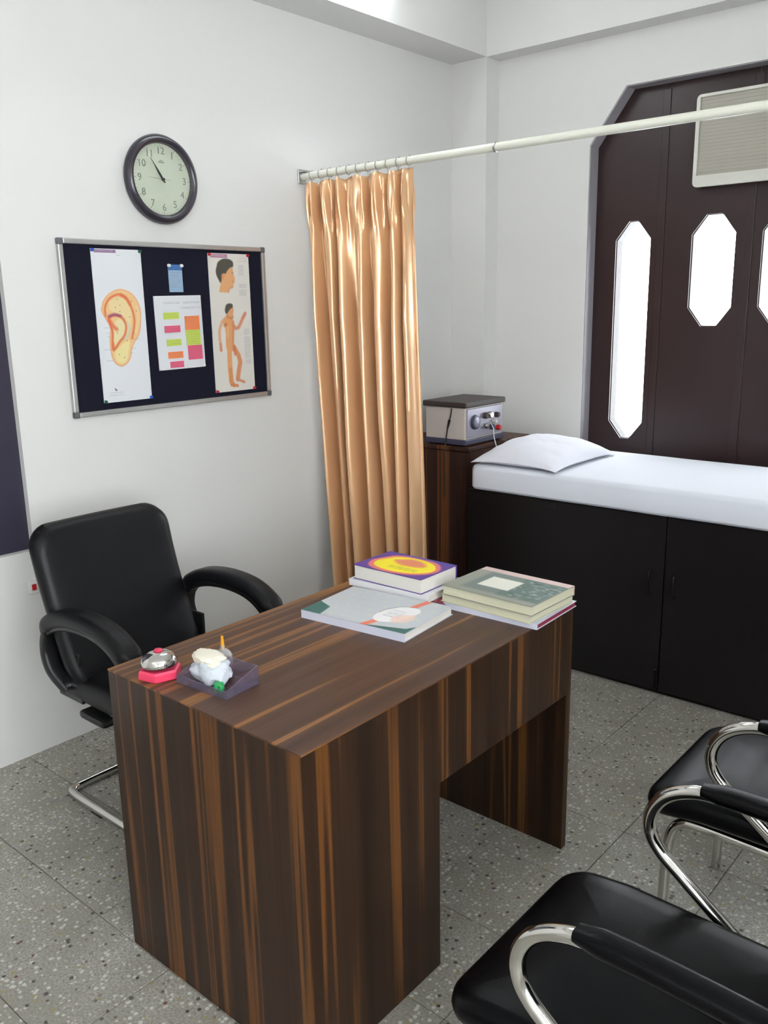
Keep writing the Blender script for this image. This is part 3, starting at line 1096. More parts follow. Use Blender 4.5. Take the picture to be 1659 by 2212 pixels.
class Canvas:
    """colours in sRGB 0..255 on a grid measured in millimetres, origin top left"""

    def __init__(self, w, h, step, base):
        self.w, self.h = w, h
        self.nx, self.ny = int(round(w / step)) + 1, int(round(h / step)) + 1
        x = np.linspace(0, w, self.nx)
        y = np.linspace(0, h, self.ny)
        self.U, self.V = np.meshgrid(x, y)
        self.C = np.zeros(self.U.shape + (3,))
        self.C[:] = base

    def blend(self, a, col):
        a = np.clip(a, 0, 1)[..., None]
        self.C = self.C * (1 - a) + np.array(col, float) * a

    def fill(self, poly, col, soft=1.2, alpha=1.0):
        d = seg_dist(self.U, self.V, list(poly) + [poly[0]])
        s = np.where(inside(self.U, self.V, poly), d, -d)
        self.blend(alpha * np.clip(s / soft + 0.5, 0, 1), col)

    def line(self, pts, w, col, soft=1.2, alpha=1.0):
        d = seg_dist(self.U, self.V, pts)
        self.blend(alpha * np.clip((w / 2 - d) / soft + 0.5, 0, 1), col)

    def rect(self, x0, y0, x1, y1, col, alpha=1.0):
        m = (self.U >= x0) & (self.U <= x1) & (self.V >= y0) & (self.V <= y1)
        self.blend(alpha * m, col)

    def mesh(self, name, place, material, parent=None, base=None):
        ny, nx = self.U.shape
        verts = [place(self.U[j, i] / 1000.0, self.V[j, i] / 1000.0) for j in range(ny) for i in range(nx)]
        if base is not None:
            verts = [(v[0] - base[0], v[1] - base[1], v[2] - base[2]) for v in verts]
        faces = [(j * nx + i, (j + 1) * nx + i, (j + 1) * nx + i + 1, j * nx + i + 1) for j in range(ny - 1) for i in range(nx - 1)]
        me = bpy.data.meshes.new(name)
        me.from_pydata(verts, [], faces)
        at = me.attributes.new('print', 'FLOAT_COLOR', 'POINT')
        c = self.C.reshape(-1, 3) / 255.0
        l = np.where(c <= 0.04045, c / 12.92, ((c + 0.055) / 1.055) ** 2.4)
        at.data.foreach_set('color', np.concatenate([l, np.ones((len(l), 1))], 1).astype(np.float32).ravel())
        return link(name, me, material, parent, False)


def text_block(cv, x, y, w, lines, pitch, col=(150, 150, 165), alpha=0.6, th=0.8):
    for k in range(lines):
        xx_ = x
        while xx_ < x + w - 2:
            l = random.uniform(2, 6)
            cv.rect(xx_, y + k * pitch, min(xx_ + l, x + w), y + k * pitch + th, col, alpha)
            xx_ += l + 1.2


def wall_sheet(name, label, cat, y0, y1, z0, z1, x, cv, tilt=0.0):
    """paper pinned to the board: thin body and the printed face"""
    t = thing(name, label, cat, (x, (y0 + y1) / 2, (z0 + z1) / 2))
    rot = Matrix.Rotation(tilt, 4, 'X')
    t.matrix_basis = Matrix.Translation(t.location) @ rot
    W, Hh = y1 - y0, z1 - z0

    def bulge(a, b):
        return 0.0016 * math.sin(math.pi * a / W) * math.sin(2.3 * math.pi * b / Hh + 0.6)

    cv.mesh('printed_face', lambda a, b: (0.0032 + bulge(a, b), -W / 2 + a, Hh / 2 - b), 'print', t)
    bm = NB()
    box(bm, 0.0, 0.0012, -W / 2, W / 2, -Hh / 2, Hh / 2)
    build('backing', bm, 'paper', t, world_coords=False)
    return t


def pins(t, W, Hh, cols, r=0.006, x=0.0035, inset=0.005):
    for (sy, sz), c in zip(((-1, 1), (1, 1), (-1, -1), (1, -1)), cols):
        if c is None:
            continue
        bm = NB()
        lathe(bm, (x, sy * (W / 2 - inset), sz * (Hh / 2 - inset)), [(r, 0), (r, 0.0015), (r * 0.55, 0.003), (r * 0.55, 0.006), (r * 0.85, 0.008), (0, 0.009)], 12, 'X')
        build('pin', bm, c, t, True, world_coords=False)


# ear poster : zoomed photo points to millimetres
PW1, PH1 = 205, 543


def ear_pt(p):
    x, y = p
    l = 85 + (y - 75) / 2065 * 195
    r = 745 + (y - 110) / 1985 * 160
    return ((x - l) / (r - l) * PW1, (y - 90) / 2030 * PH1)


E_ = lambda pts: [ear_pt(p) for p in pts]
cv = Canvas(PW1, PH1, 1.8, (226, 228, 232))
outer = E_([(230, 870), (250, 780), (300, 700), (380, 640), (470, 615), (570, 640), (650, 700), (710, 790), (745, 900), (748, 1050), (735, 1180), (700, 1270), (650, 1350), (628, 1430), (610, 1530), (570, 1600), (500, 1638), (430, 1605), (385, 1540), (360, 1440), (348, 1350), (345, 1250), (352, 1130), (320, 1050), (265, 960)])
outer = cm2(outer)
cv.fill(outer, (236, 196, 140), 3)
cv.line(outer + [outer[0]], 3.2, (232, 150, 100), 4, 0.9)
cv.fill(cm2(E_([(330, 870), (330, 780), (420, 720), (520, 740), (590, 830), (620, 960), (610, 1120), (560, 1240), (520, 1200), (560, 1060), (520, 970), (420, 930)])), (236, 214, 160), 6)
cv.fill(cm2(E_([(400, 1050), (460, 1000), (530, 1060), (545, 1150), (500, 1260), (440, 1330), (400, 1380), (390, 1300), (395, 1180)])), (234, 220, 170), 6)
cv.fill(cm2(E_([(420, 1420), (520, 1330), (600, 1300), (590, 1450), (560, 1570), (490, 1605), (420, 1540)])), (238, 222, 160), 8)
red = (222, 104, 66)
cv.line(cm2(E_([(285, 960), (275, 860), (310, 760), (380, 700), (470, 680), (540, 720), (600, 810), (645, 920), (665, 1040), (655, 1160), (635, 1270)]), False), 7.5, red, 6, 0.85)
cv.line(cm2(E_([(480, 690), (550, 730), (600, 810)]), False), 11, red, 8, 0.7)
cv.line(cm2(E_([(320, 985), (400, 955), (480, 975), (540, 1050), (555, 1140), (530, 1240), (470, 1310), (420, 1390), (385, 1410), (378, 1300), (378, 1180), (350, 1090), (325, 1010)]), False), 8, red, 6, 0.85)
cv.line(cm2(E_([(330, 1010), (380, 1090), (430, 1140)]), False), 14, (224, 112, 76), 9, 0.8)
cv.line(E_([(385, 1330), (395, 1400)]), 11, (226, 120, 70), 8, 0.8)
cv.line(cm2(E_([(330, 965), (400, 945), (480, 965)]), False), 10, (150, 74, 110), 7, 0.8)
cv.line(cm2(E_([(570, 1060), (600, 1140), (575, 1230), (540, 1270)]), False), 8, (206, 204, 196), 6, 0.8)
cv.line(cm2(E_([(700, 850), (720, 1000), (690, 1180)]), False), 10, (242, 212, 166), 8, 0.7)
for p in ((430, 745), (470, 825), (410, 850), (465, 1480), (535, 1525), (600, 980), (470, 905), (620, 770), (690, 900), (570, 1300), (440, 1190), (650, 1190)):
    a = ear_pt(p)
    cv.line([a, (a[0] + 0.1, a[1])], 4, (110, 96, 90), 2, 0.7)
for a, b in (((275, 1115), (335, 1118)), ((300, 1185), (350, 1190)), ((305, 1235), (350, 1240)), ((270, 1405), (355, 1410)), ((310, 1555), (390, 1560)), ((640, 1280), (730, 1280)), ((620, 1405), (690, 1405)), ((610, 1470), (650, 1470))):
    cv.line(E_([a, b]), 1.6, (150, 148, 150), 1.2, 0.6)
cv.rect(12, 3, 100, 14, (150, 116, 150))
text_block(cv, 16, 6, 74, 2, 3.4, (222, 204, 222), 0.8, 1.2)
cv.rect(100, 20, 118, 22, (180, 180, 184), 0.7)
text_block(cv, 25, 508, 62, 4, 4.5, (160, 160, 170), 0.7, 1.4)
cv.line([(50, 496), (54, 500)], 6, (110, 110, 120), 2)
p1 = wall_sheet('ear_poster', 'tall white poster of a large ear on the notice board', 'poster', 1.746, 1.951, 1.238, 1.781, 0.0105, cv, 0.0)
pins(p1, 0.205, 0.543, ('pin_blue', 'pin_green', 'pin_green', 'pin_blue'))

# body poster
PW2, PH2 = 209, 550


def body_pt(p):
    x, y = p
    l = 50 + (y - 90) / 2040 * 145
    r = 625 + (y - 125) / 1950 * 120
    return ((x - l) / (r - l) * PW2, (y - 105) / 2000 * PH2)


Bp = lambda pts: [body_pt(p) for p in pts]
cv = Canvas(PW2, PH2, 1.8, (226, 222, 214))
skin, skin2, hair = (226, 164, 112), (206, 132, 92), (78, 78, 70)
cv.fill(cm2(Bp([(235, 520), (215, 640), (270, 655), (345, 655), (355, 600), (400, 585), (418, 530), (432, 470), (408, 380), (390, 300), (320, 330), (250, 390)])), (228, 172, 122), 4)
cv.line(Bp([(345, 650), (360, 600), (405, 580)]), 6, skin2, 6, 0.6)
cv.fill(cm2(Bp([(165, 330), (185, 240), (250, 185), (330, 180), (395, 215), (402, 285), (360, 305), (320, 350), (300, 390), (270, 385), (250, 430), (235, 520), (200, 470), (170, 400)])), hair, 4)
cv.fill(cm2(Bp([(245, 400), (270, 385), (290, 420), (265, 470), (245, 450)])), (222, 150, 104), 3)
cv.line(Bp([(385, 375), (405, 380)]), 3, (90, 70, 60), 3, 0.7)
cv.line(Bp([(395, 500), (420, 500)]), 3, (190, 100, 86), 3, 0.7)
# standing figure
cv.line(Bp([(330, 1010), (260, 1080), (228, 1200), (232, 1320), (245, 1400), (252, 1480)]), 14, (226, 176, 140), 5)
cv.line(Bp([(246, 1400), (255, 1490)]), 12, (216, 150, 120), 5)
cv.line(Bp([(395, 1100), (455, 1180), (500, 1165), (540, 1070), (580, 980)]), 15, (218, 150, 120), 5)
cv.line(Bp([(555, 1030), (590, 965)]), 14, (214, 140, 116), 5)
cv.fill(cm2(Bp([(330, 1000), (400, 1030), (430, 1110), (432, 1250), (430, 1400), (445, 1480), (400, 1520), (335, 1480), (320, 1380), (318, 1260), (300, 1150), (270, 1070)])), skin, 5)
cv.line(Bp([(420, 1080), (425, 1250), (420, 1400)]), 9, skin2, 8, 0.7)
cv.line(Bp([(345, 1150), (345, 1300)]), 9, (236, 192, 140), 8, 0.7)
cv.line(Bp([(300, 1130), (320, 1120)]), 12, (176, 100, 70), 8, 0.6)
cv.line(Bp([(370, 1440), (375, 1640), (385, 1800), (400, 1960)]), 25, skin, 5)
cv.line(Bp([(385, 1780), (400, 1960), (440, 2020)]), 17, (214, 146, 96), 5)
cv.line(Bp([(400, 2010), (490, 2030)]), 11, (206, 132, 84), 4)
cv.line(Bp([(430, 1450), (500, 1580), (525, 1680), (505, 1800), (490, 1930)]), 22, (218, 148, 106), 5)
cv.line(Bp([(440, 1450), (450, 1560)]), 12, (190, 108, 78), 9, 0.6)
cv.line(Bp([(480, 1930), (585, 1985)]), 11, (212, 146, 112), 4)
cv.line(Bp([(350, 990), (395, 1010)]), 20, skin2, 6, 0.9)
cv.fill(cm2(Bp([(330, 900), (400, 850), (420, 900), (418, 960), (395, 1010), (345, 990)])), (224, 164, 118), 4)
cv.fill(cm2(Bp([(300, 890), (310, 840), (350, 815), (400, 825), (405, 870), (370, 900), (345, 940), (320, 965), (302, 930)])), hair, 4)
cv.rect(12, 3, 97, 17, (176, 128, 152))
text_block(cv, 18, 6, 70, 2, 4.4, (226, 200, 216), 0.8, 1.6)
for x, y, w, l in ((150, 38, 30, 14), (150, 118, 38, 16), (165, 300, 30, 42)):
    text_block(cv, x, y, w, l, 3.4, (160, 158, 176), 0.55, 1.5)
text_block(cv, 150, 16, 50, 4, 4, (170, 166, 180), 0.5, 1.4)
text_block(cv, 70, 184, 110, 2, 3, (190, 170, 140), 0.6, 1.0)
p2 = wall_sheet('body_poster', 'tall poster of a head and a standing figure on the notice board', 'poster', 2.261, 2.470, 1.231, 1.781, 0.0105, cv, 0.0)
pins(p2, 0.209, 0.55, ('pin_red', 'pin_red', 'pin_red', 'pin_red'))

# white sheet with coloured notes
cv = Canvas(220, 278, 2.2, (224, 226, 230))
text_block(cv, 40, 24, 80, 2, 4, (140, 140, 150), 0.5, 2.2)
text_block(cv, 130, 24, 84, 2, 4, (140, 140, 150), 0.5, 2.2)
text_block(cv, 118, 44, 96, 2, 4, (150, 150, 158), 0.45, 1.8)
sh = wall_sheet('note_sheet', 'white paper sheet with coloured sticky notes on the notice board', 'paper sheet', 1.994, 2.214, 1.340, 1.618, 0.0105, cv, 0.012)
for (x0, y0, x1, y1, m_) in ((36, 62, 108, 87, 'note_green'), (37, 112, 110, 137, 'note_pink'), (42, 163, 110, 188, 'note_green'), (44, 211, 114, 236, 'note_orange'), (52, 0, 0, 0, None),
                             (134, 78, 204, 131, 'note_orange'), (136, 132, 204, 190, 'note_green'), (139, 191, 208, 246, 'note_pink')):
    if m_ is None:
        x0, y0, x1, y1, m_ = 50, 248, 114, 272, 'note_pink'
    nt_ = build('sticky_note', bx(0.0045, 0.0052, -0.11 + x0 / 1000, -0.11 + x1 / 1000, 0.139 - y1 / 1000, 0.139 - y0 / 1000), m_, sh, world_coords=False)
    bm = NB()
    yy_ = y0 + 7
    while yy_ < y1 - 5:
        xx_ = x0 + 7
        while xx_ < x1 - 10:
            l = random.uniform(5, 12)
            box(bm, 0.0052, 0.0053, -0.11 + xx_ / 1000, -0.11 + min(xx_ + l, x1 - 5) / 1000, 0.139 - (yy_ + 1.0) / 1000, 0.139 - yy_ / 1000)
            xx_ += l + 3
        yy_ += 9
    build('writing', bm, 'ink_grey', nt_, world_coords=False)
for sy in (-1, 1):
    for sz in (-1, 1):
        bm = NB()
        lathe(bm, (0.0035, sy * 0.1045, sz * 0.1335), [(0.004, 0), (0.004, 0.002), (0.0025, 0.005), (0, 0.006)], 10, 'X')
        build('pin', bm, 'pin_white', sh, True, world_coords=False)

# small blue card
cd = thing('blue_card', 'small pale blue card pinned at the top of the notice board', 'card', (0.0105, 2.101, 1.682))
build('card_body', bx(0.0, 0.002, -0.032, 0.032, -0.051, 0.051), 'card_blue', cd, world_coords=False)
build('card_header', bx(0.002, 0.0024, -0.032, 0.032, 0.030, 0.051), 'card_head', cd, world_coords=False)
bm = NB()
for k in range(7):
    box(bm, 0.002, 0.0022, -0.025, 0.025 - 0.006 * (k % 3), 0.020 - k * 0.009, 0.0215 - k * 0.009)
build('writing', bm, 'ink_grey', cd, world_coords=False)
for sy in (-1, 1):
    build('pin', lathe(NB(), (0.002, sy * 0.029, 0.047), [(0.0065, 0), (0.0065, 0.002), (0.004, 0.005), (0.0055, 0.008), (0, 0.009)], 12, 'X'), 'pin_white', cd, True, world_coords=False)

# wall switch behind the chair
sk = thing('wall_switch', 'small white wall switch with red rocker behind the office chair', 'switch', (0.0, 1.402, 0.622))
build('plate', bx(0.0, 0.008, 1.385, 1.435, 0.600, 0.648, bev=0.003), 'socket_white', sk)
build('rocker', bx(0.008, 0.013, 1.396, 1.412, 0.612, 0.634, bev=0.002), 'socket_red', sk)

# ------------------------------------------------------------------ office chair
OCY = 1.478
oc = thing('office_chair', 'black leather office armchair on a chrome sled base behind the desk', 'chair', (0.65, OCY, 0))


def back_xf(v):
    # v.x across, v.y height, v.z depth (front +) -> lean back, wrap slightly
    h = v.y
    t = (h + 0.235) / 0.47
    w = v.x * (1.0 + 0.03 * (t - 0.5))
    x = 0.545 - 0.17 * t + 0.035 * math.sin(math.pi * t) * -0.6 + v.z + 0.25 * v.x * v.x
    return (x, OCY - 0.022 + w, 0.46 + 0.462 * t)


bm = NB()
puff(bm, 0.485, 0.50, 0.08, cushion_prof(0.075, 0.035, 0.012, 0.2), None, 7)
bmesh.ops.subdivide_edges(bm, edges=[e_ for e_ in bm.edges if e_.calc_length() > 0.06], cuts=4, use_grid_fill=True)
for v in bm.verts:
    v.co = Vector(back_xf(v.co))
bk = build('backrest', bm, 'leather', oc, True)

def seat_xf(v):
    x = 0.69 + v.x
    return (x, OCY + v.y, 0.432 + v.z - 0.03 * max(0, (v.x - 0.12)) / 0.13 + 0.012 * (v.y / 0.24) ** 2)


bm = NB()
puff(bm, 0.575, 0.49, 0.08, cushion_prof(0.10, 0.045, 0.010, 0.2), None, 7)
bmesh.ops.subdivide_edges(bm, edges=[e_ for e_ in bm.edges if e_.calc_length() > 0.06], cuts=4, use_grid_fill=True)
for v in bm.verts:
    v.co = Vector(seat_xf(v.co))
build('seat', bm, 'leather', oc, True)
build('seat_pan', bx(0.50, 0.93, OCY - 0.19, OCY + 0.19, 0.372, 0.392, bev=0.008), 'black_plastic', oc)
for s in (-1, 1):
    y = OCY + s * 0.262
    arm = thing('armrest', None, None)
    bpy.data.objects.remove(arm)
    # lower plastic loop
    bm = NB()
    path = [(0.50, y - s * 0.02, 0.44), (0.455, y, 0.50), (0.435, y, 0.565), (0.465, y, 0.63), (0.56, y, 0.668), (0.68, y, 0.680), (0.79, y, 0.664), (0.862, y, 0.615), (0.873, y, 0.555), (0.845, y, 0.475), (0.80, y - s * 0.03, 0.405)]
    sec = rrect(0.050, 0.032, 0.012, 3)
    sweep(bm, catmull(path, 7), sec)
    ar = build('armrest', bm, 'black_plastic', oc, True)
    # padded top
    bm = NB()
    path = [(0.452, y, 0.617), (0.478, y, 0.655), (0.56, y, 0.690), (0.68, y, 0.703), (0.79, y, 0.692), (0.865, y, 0.658), (0.897, y, 0.622)]
    sec = rrect(0.074, 0.052, 0.022, 5)
    sweep(bm, catmull(path, 8), sec, scale=lambda t: 0.72 + 0.28 * min(1, 6 * t, 8 * (1 - t)) if t < 0.999 and t > 0.001 else 0.6)
    build('arm_pad', bm, 'leather', ar, True)
    bm = NB()
    cyl(bm, (0.50, y - s * 0.005, 0.452), (0.50, y - s * 0.022, 0.452), 0.012, n=10)
    build('bolt', bm, 'steel', ar)
for s in (-1, 1):
    y = OCY + s * 0.205
    bm = NB()
    path = [(0.345, OCY, 0.016), (0.345, OCY + s * 0.14, 0.016), (0.352, OCY + s * 0.185, 0.016), (0.39, y, 0.016), (0.60, y, 0.016), (0.88, y, 0.016), (0.955, y, 0.03), (0.985, y, 0.085), (0.975, y, 0.20), (0.955, y, 0.31), (0.93, y, 0.355), (0.88, y - s * 0.005, 0.37), (0.55, y - s * 0.03, 0.365)]
    tube(bm, path, 0.0145, 12, 7)
    build('sled_leg', bm, 'chrome', oc, True)
    build('glide', bx(0.50, 0.56, y - 0.013, y + 0.013, 0.0, 0.012, bev=0.003), 'black_plastic', oc)
for s_ in (-1, 1):
    build('back_bracket', bx(0.425, 0.56, OCY + s_ * 0.232 - 0.006, OCY + s_ * 0.232 + 0.006, 0.40, 0.56, bev=0.004), 'black_plastic', oc)
build('mount_plate', bx(0.52, 0.66, OCY - 0.235, OCY + 0.235, 0.345, 0.372, bev=0.012), 'black_plastic', oc)

# ------------------------------------------------------------------ visitor chairs
vc = thing('visitor_chair', 'black padded visitor chair with chrome arms nearest the camera', 'chair', (2.13, 1.230, 0), 0, 'black visitor chairs facing the desk')


def vseat_xf(v):
    x = 0.225 + v.x
    return (x - 0.006, v.y * (1.0 - 0.02 * v.x / 0.25), 0.414 + v.z - 0.022 * max(0, -(v.x + 0.14)) / 0.12)


bm = NB()
puff(bm, 0.52, 0.455, 0.065, cushion_prof(0.062, 0.027, 0.006, 0.2), None, 7)
bmesh.ops.subdivide_edges(bm, edges=[e_ for e_ in bm.edges if e_.calc_length() > 0.06], cuts=4, use_grid_fill=True)
for v in bm.verts:
    v.co = Vector(vseat_xf(v.co))
build('seat', bm, 'leather_seat', vc, True, world_coords=False)
bm = NB()
puff(bm, 0.455, 0.40, 0.08, cushion_prof(0.05, 0.024, 0.008, 0.17), None, 7)
bmesh.ops.subdivide_edges(bm, edges=[e_ for e_ in bm.edges if e_.calc_length() > 0.06], cuts=4, use_grid_fill=True)
for v in bm.verts:
    t = (v.co.y + 0.2) / 0.4
    v.co = Vector((0.535 + 0.10 * t - v.co.z, v.co.x, 0.50 + 0.39 * t))
build('backrest', bm, 'leather_seat', vc, True, world_coords=False)
for s in (-1, 1):
    y = s * 0.242
    bm = NB()
    path = [(0.585, y, 0.648), (0.50, y, 0.668), (0.36, y, 0.676), (0.25, y, 0.679), (0.195, y, 0.669), (0.152, y, 0.643), (0.128, y, 0.604), (0.126, y, 0.563), (0.147, y, 0.526), (0.199, y, 0.484), (0.34, y, 0.375), (0.46, y, 0.285), (0.53, y, 0.215), (0.56, y, 0.13), (0.565, y, 0.004)]
    tube(bm, path, 0.0135, 14, 8)
    ar = build('arm', bm, 'chrome', vc, True, world_coords=False)
    bm = NB()
    sec = rrect(0.046, 0.030, 0.013, 4)
    sweep(bm, catmull([(0.222, y, 0.684), (0.30, y, 0.687), (0.42, y, 0.685), (0.50, y, 0.680), (0.545, y, 0.670)], 6), sec, scale=lambda t: 0.7 + 0.3 * min(1, 8 * t, 8 * (1 - t)))
    build('arm_pad', bm, 'leather_seat', ar, True, world_coords=False)
    y = s * 0.197
    bm = NB()
    path = [(0.015, y, 0.004), (0.018, y, 0.12), (0.022, y, 0.25), (0.03, y, 0.325), (0.055, y, 0.358), (0.10, y, 0.366), (0.30, y, 0.362), (0.50, y, 0.360), (0.55, y, 0.375), (0.575, y, 0.44), (0.59, y, 0.56)]
    tube(bm, path, 0.0125, 12, 7)
    build('leg_frame', bm, 'chrome', vc, True, world_coords=False)
bm = NB()
cyl(bm, (0.40, -0.242, 0.330), (0.40, 0.242, 0.330), 0.009, n=10)
build('cross_bar', bm, 'chrome', vc, True, world_coords=False)


def copy_tree(o, parent=None):
    c = o.copy()
    COL.objects.link(c)
    c.parent = parent
    for ch in o.children:
        copy_tree(ch, c)
    return c


v2 = copy_tree(vc)
v2.location = (2.13, 2.036, 0)
v2['label'] = 'black padded visitor chair with chrome arms nearer the bed'


# ------------------------------------------------------------------ books on the desk
def book(name, label, x, y, z, w, d, h, rz, cover, pages, kind='closed', cv=None, spine='y+', group=None, cat='book', spine_mat=None):
    """cover boards, page block and spine; local x = long edge, y = short edge"""
    t = thing(name, label, cat, (x, y, z), math.radians(rz), group)
    c = 0.0016
    ins = 0.003
    build('cover_back', bx(-w / 2, w / 2, -d / 2, d / 2, 0, c), cover, t, world_coords=False)
    build('cover_front', bx(-w / 2, w / 2, -d / 2, d / 2, h - c, h), cover, t, world_coords=False)
    build('page_block', bx(-w / 2 + ins, w / 2 - ins, -d / 2 + (ins if spine != 'y-' else c), d / 2 - (ins if spine != 'y+' else c), c, h - c), pages, t, world_coords=False)
    if spine == 'y+':
        s = bx(-w / 2, w / 2, d / 2 - c, d / 2 + 0.001, 0, h)
    else:
        s = bx(-w / 2, w / 2, -d / 2 - 0.001, -d / 2 + c, 0, h)
    build('spine', s, spine_mat or cover, t, world_coords=False)
    if cv is not None:
        cv.mesh('cover_print', lambda a, b: (-w / 2 + a, d / 2 - b, h + 0.0005), 'print', t)
    return t


# magazine with grey cover
cv = Canvas(335, 235, 2.0, (196, 200, 204))
for i in range(9):
    for j in range(6):
        cv.line([(28 + i * 38 + (j % 2) * 15, 22 + j * 38), (30 + i * 38 + (j % 2) * 15, 22 + j * 38)], 9, (214, 210, 190), 6, 0.7)
cv.fill([(0, 235), (0, 150), (52, 175), (64, 235)], (52, 104, 98), 2)
cv.fill([(335, 235), (335, 180), (318, 205), (250, 222), (205, 235)], (52, 104, 98), 2)
cv.line([(205, 235), (224, 175), (262, 0)], 20, (232, 122, 98), 2)
cv.fill(cm2([(192, 118), (215, 80), (255, 62), (285, 82), (283, 130), (268, 175), (225, 196), (195, 175)]), (240, 238, 238), 2)
cv.line(cm2([(190, 140), (196, 110), (222, 72), (262, 60)], False), 2.5, (90, 70, 80), 1.5, 0.7)
text_block(cv, 210, 105, 50, 5, 11, (110, 110, 140), 0.6, 2.5)
cv.fill(cm2([(250, 130), (285, 110), (300, 150), (270, 185), (245, 165)]), (238, 206, 190), 6, 0.8)
book('magazine', 'grey covered magazine with white oval, lying nearest the chair', 1.386, 1.666, DT, 0.335, 0.235, 0.022, 5.5, 'mag_spine', 'book_pages', cv=cv, spine='y-', cat='magazine')

# maroon booklet, white book, purple book
book('booklet', 'thin maroon booklet under the white book', 1.365, 1.905, DT, 0.25, 0.17, 0.012, 3.0, 'book_maroon', 'book_pages', cat='book')
book('white_book', 'white covered book lying under the purple and yellow book', 1.305, 1.893, DT + 0.0122, 0.285, 0.185, 0.020, 3.0, 'book_white', 'book_pages', cat='book', spine='y-')
cv = Canvas(252, 172, 1.8, (92, 58, 148))
cv.fill(cm2([(14, 92), (40, 30), (120, 6), (200, 22), (243, 70), (240, 120), (190, 160), (110, 172), (40, 150)]), (232, 120, 120), 7)
cv.fill(cm2([(30, 90), (55, 40), (120, 20), (190, 34), (230, 75), (226, 115), (180, 148), (110, 156), (50, 136)]), (250, 232, 40), 5)
cv.fill(cm2([(70, 60), (110, 34), (160, 40), (190, 70), (165, 90), (110, 92)]), (228, 130, 104), 14, 0.95)
cv.fill([(0, 0), (252, 0), (252, 16), (0, 10)], (70, 62, 156), 8)
text_block(cv, 95, 108, 100, 3, 10, (150, 140, 40), 0.75, 4.0)
cv.fill([(0, 172), (0, 140), (30, 172)], (92, 46, 150), 3)
book('purple_book', 'thick purple book with a yellow cover emblem on the back pile', 1.303, 1.888, DT + 0.0324, 0.252, 0.172, 0.043, 0.5, 'book_purple', 'book_pages', cv=cv)

# right hand pile
book('red_edged_book', 'grey book with red edges at the bottom of the right pile', 1.630, 1.945, DT, 0.292, 0.222, 0.0155, 2.0, 'mag_spine', 'book_maroon', spine='y-', spine_mat='mag_spine')
book('cream_book', 'cream book in the middle of the right pile', 1.622, 1.938, DT + 0.0157, 0.288, 0.215, 0.022, -1.5, 'book_cream', 'book_pages_cream')
cv = Canvas(290, 215, 2.0, (146, 148, 136))
cv.fill([(45, 30), (290, 30), (290, 190), (45, 190)], (112, 124, 118), 14)
cv.fill([(160, 28), (288, 28), (288, 190), (160, 190)], (92, 112, 106), 12)
cv.fill([(72, 66), (172, 66), (172, 150), (72, 150)], (230, 228, 216), 5)
for k in range(70):
    a, b = random.uniform(170, 282), random.uniform(40, 185)
    cv.line([(a, b), (a + random.uniform(3, 12), b + random.uniform(-3, 3))], random.uniform(3, 6), random.choice([(164, 172, 164), (60, 76, 74), (190, 194, 184)]), 3, 0.6)
cv.fill([(0, 0), (290, 0), (290, 30), (0, 30)], (214, 186, 182), 4)
tb = book('grey_book', 'grey green book with pink spine and white label, topmost of the right pile', 1.628, 1.936, DT + 0.0379, 0.290, 0.215, 0.027, -1.0, 'book_grey', 'book_pages_cream', cv=cv, spine_mat='book_pink')

# ------------------------------------------------------------------ desk bell, tray, glass cup
bell = thing('desk_bell', 'chrome call bell on a pink hexagonal base at the desk corner', 'bell', (1.245, 1.066, DT))
bm = NB()
R6 = 0.050
for (r0, z0_, r1, z1_) in ((R6, 0.0, R6, 0.004),):
    pass
ringsH = []
for r, z in ((R6 - 0.002, 0.0), (R6, 0.002), (R6 - 0.001, 0.017), (R6 - 0.005, 0.022)):
    ringsH.append([bm.verts.new((1.245 + r * math.cos(math.radians(60 * k + 12)), 1.066 + r * math.sin(math.radians(60 * k + 12)), DT + z)) for k in range(6)])
for a, b in zip(ringsH, ringsH[1:]):
    for k in range(6):
        bm.faces.new((a[k], a[(k + 1) % 6], b[(k + 1) % 6], b[k]))
bm.faces.new(ringsH[0][::-1])
bm.faces.new(ringsH[-1])
build('base', bm, 'pink_plastic', bell)
build('neck', cyl(NB(), (1.245, 1.066, DT + 0.022), (1.245, 1.066, DT + 0.032), 0.022, n=20), 'black_plastic', bell)
build('dome', lathe(NB(), (1.245, 1.066, DT + 0.027), [(0, 0.0), (0.036, 0.0), (0.041, 0.003), (0.042, 0.008), (0.0385, 0.018), (0.031, 0.026), (0.02, 0.031), (0.008, 0.033), (0, 0.0335)], 36), 'chrome', bell, True)
build('button', lathe(NB(), (1.245, 1.066, DT + 0.060), [(0.010, 0), (0.010, 0.003), (0.008, 0.0045), (0, 0.005)], 16), 'pink_plastic', bell, True)

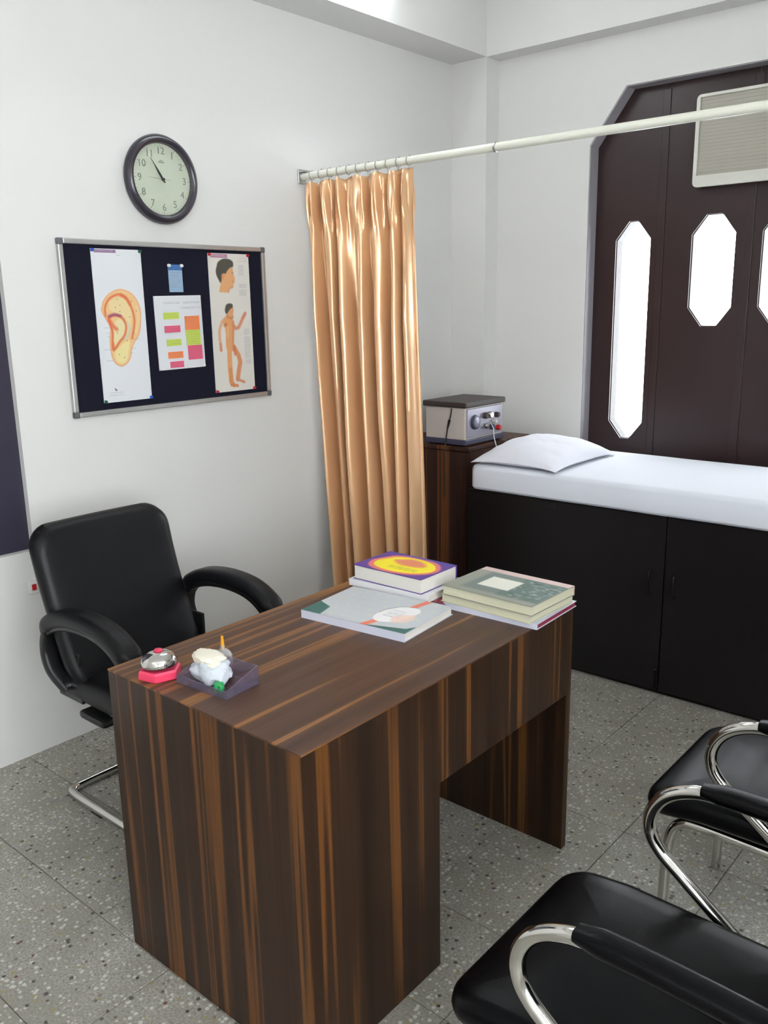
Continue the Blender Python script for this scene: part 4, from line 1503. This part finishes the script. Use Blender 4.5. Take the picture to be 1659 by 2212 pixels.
tr = thing('desk_tray', 'small clear grey plastic tray beside the desk bell', 'tray', (1.388, 1.118, DT), math.radians(4))
bm = NB()
W2, D2 = 0.080, 0.050
box(bm, -W2, W2, -D2, D2, 0.0, 0.003)
build('tray_floor', bm, 'smoke_plastic', tr, world_coords=False)
build('tray_wall', bx(-W2, W2, D2 - 0.003, D2, 0.003, 0.046), 'smoke_plastic', tr, world_coords=False)
build('tray_wall', bx(-W2, W2, -D2, -D2 + 0.003, 0.003, 0.020), 'smoke_plastic', tr, world_coords=False)
for sx in (-1, 1):
    bm = NB()
    x0, x1 = sorted((sx * W2, sx * (W2 - 0.003)))
    vs = [(x0, -D2 + 0.003, 0.003), (x0, D2 - 0.003, 0.003), (x0, D2 - 0.003, 0.046), (x0, -D2 + 0.003, 0.020)]
    A = [bm.verts.new(v) for v in vs]
    B = [bm.verts.new((x1, v[1], v[2])) for v in vs]
    bm.faces.new(A)
    bm.faces.new(B[::-1])
    for k in range(4):
        bm.faces.new((A[k], A[(k + 1) % 4], B[(k + 1) % 4], B[k]))
    build('tray_wall', bm, 'smoke_plastic', tr, world_coords=False)


def lump(name, c, s, material, seed, rz=0.0, label=None, cat=None, rough=0.35, group=None):
    bm = NB()
    bmesh.ops.create_icosphere(bm, subdivisions=4, radius=1.0)
    for v in bm.verts:
        d = v.co.normalized()
        n = noise.noise((d.x * 1.6 + seed, d.y * 1.6, d.z * 1.6)) * rough + noise.noise((d.x * 4 + seed, d.y * 4, d.z * 4)) * rough * 0.35
        q = d * (1 + n)
        q = Vector((max(-0.92, min(0.92, q.x)), max(-0.9, min(0.9, q.y)), max(-0.75, min(0.75, q.z))))
        a = Vector((q.x * s[0], q.y * s[1], q.z * s[2]))
        a.rotate(Matrix.Rotation(rz, 3, 'Z'))
        v.co = a
    zmin = min(v.co.z for v in bm.verts)
    for v in bm.verts:
        v.co.z -= zmin
        v.co += Vector(c)
    o = build(name, bm, material, None, True, base=c)
    return tag(o, label, cat, group)


lump('plaster_block', (1.370, 1.116, DT + 0.0035), (0.058, 0.034, 0.036), 'plaster_grey', 2.3, 0.1, 'pale grey crumpled block low in the desk tray', 'plaster block')
lump('plaster_block', (1.362, 1.118, DT + 0.046), (0.052, 0.031, 0.014), 'plaster', 8.1, -0.2, 'cream white rough block lying on top in the desk tray', 'plaster block')
gc = thing('green_cap', 'small green plastic cap at the front of the desk tray', 'cap', (1.425, 1.092, DT + 0.0035))
build('cap_shell', lathe(NB(), (1.425, 1.092, DT + 0.0035), [(0, 0), (0.011, 0), (0.012, 0.002), (0.012, 0.016), (0.010, 0.019), (0, 0.0195)], 18), 'green_plastic', gc, True)
build('spout', cyl(NB(), (1.432, 1.088, DT + 0.017), (1.446, 1.083, DT + 0.020), 0.005, 0.0035, n=10), 'green_plastic', gc, True)

cup = thing('glass_bottle', 'clear glass dropper bottle with amber tip behind the desk tray', 'bottle', (1.315, 1.195, DT))
gx, gy = 1.315, 1.195
build('body', lathe(NB(), (gx, gy, DT), [(0, 0.0), (0.019, 0.0), (0.022, 0.003), (0.023, 0.018), (0.020, 0.03), (0.012, 0.038), (0.007, 0.042), (0.006, 0.050), (0.0045, 0.050), (0.0045, 0.042), (0.010, 0.036), (0.018, 0.029), (0.0212, 0.018), (0.020, 0.004), (0, 0.002)], 28), 'glass', cup, True)
build('tip', lathe(NB(), (gx, gy, DT + 0.040), [(0, 0), (0.0042, 0), (0.0042, 0.014), (0.0034, 0.026), (0.003, 0.033), (0, 0.034)], 14), 'amber', cup, True)
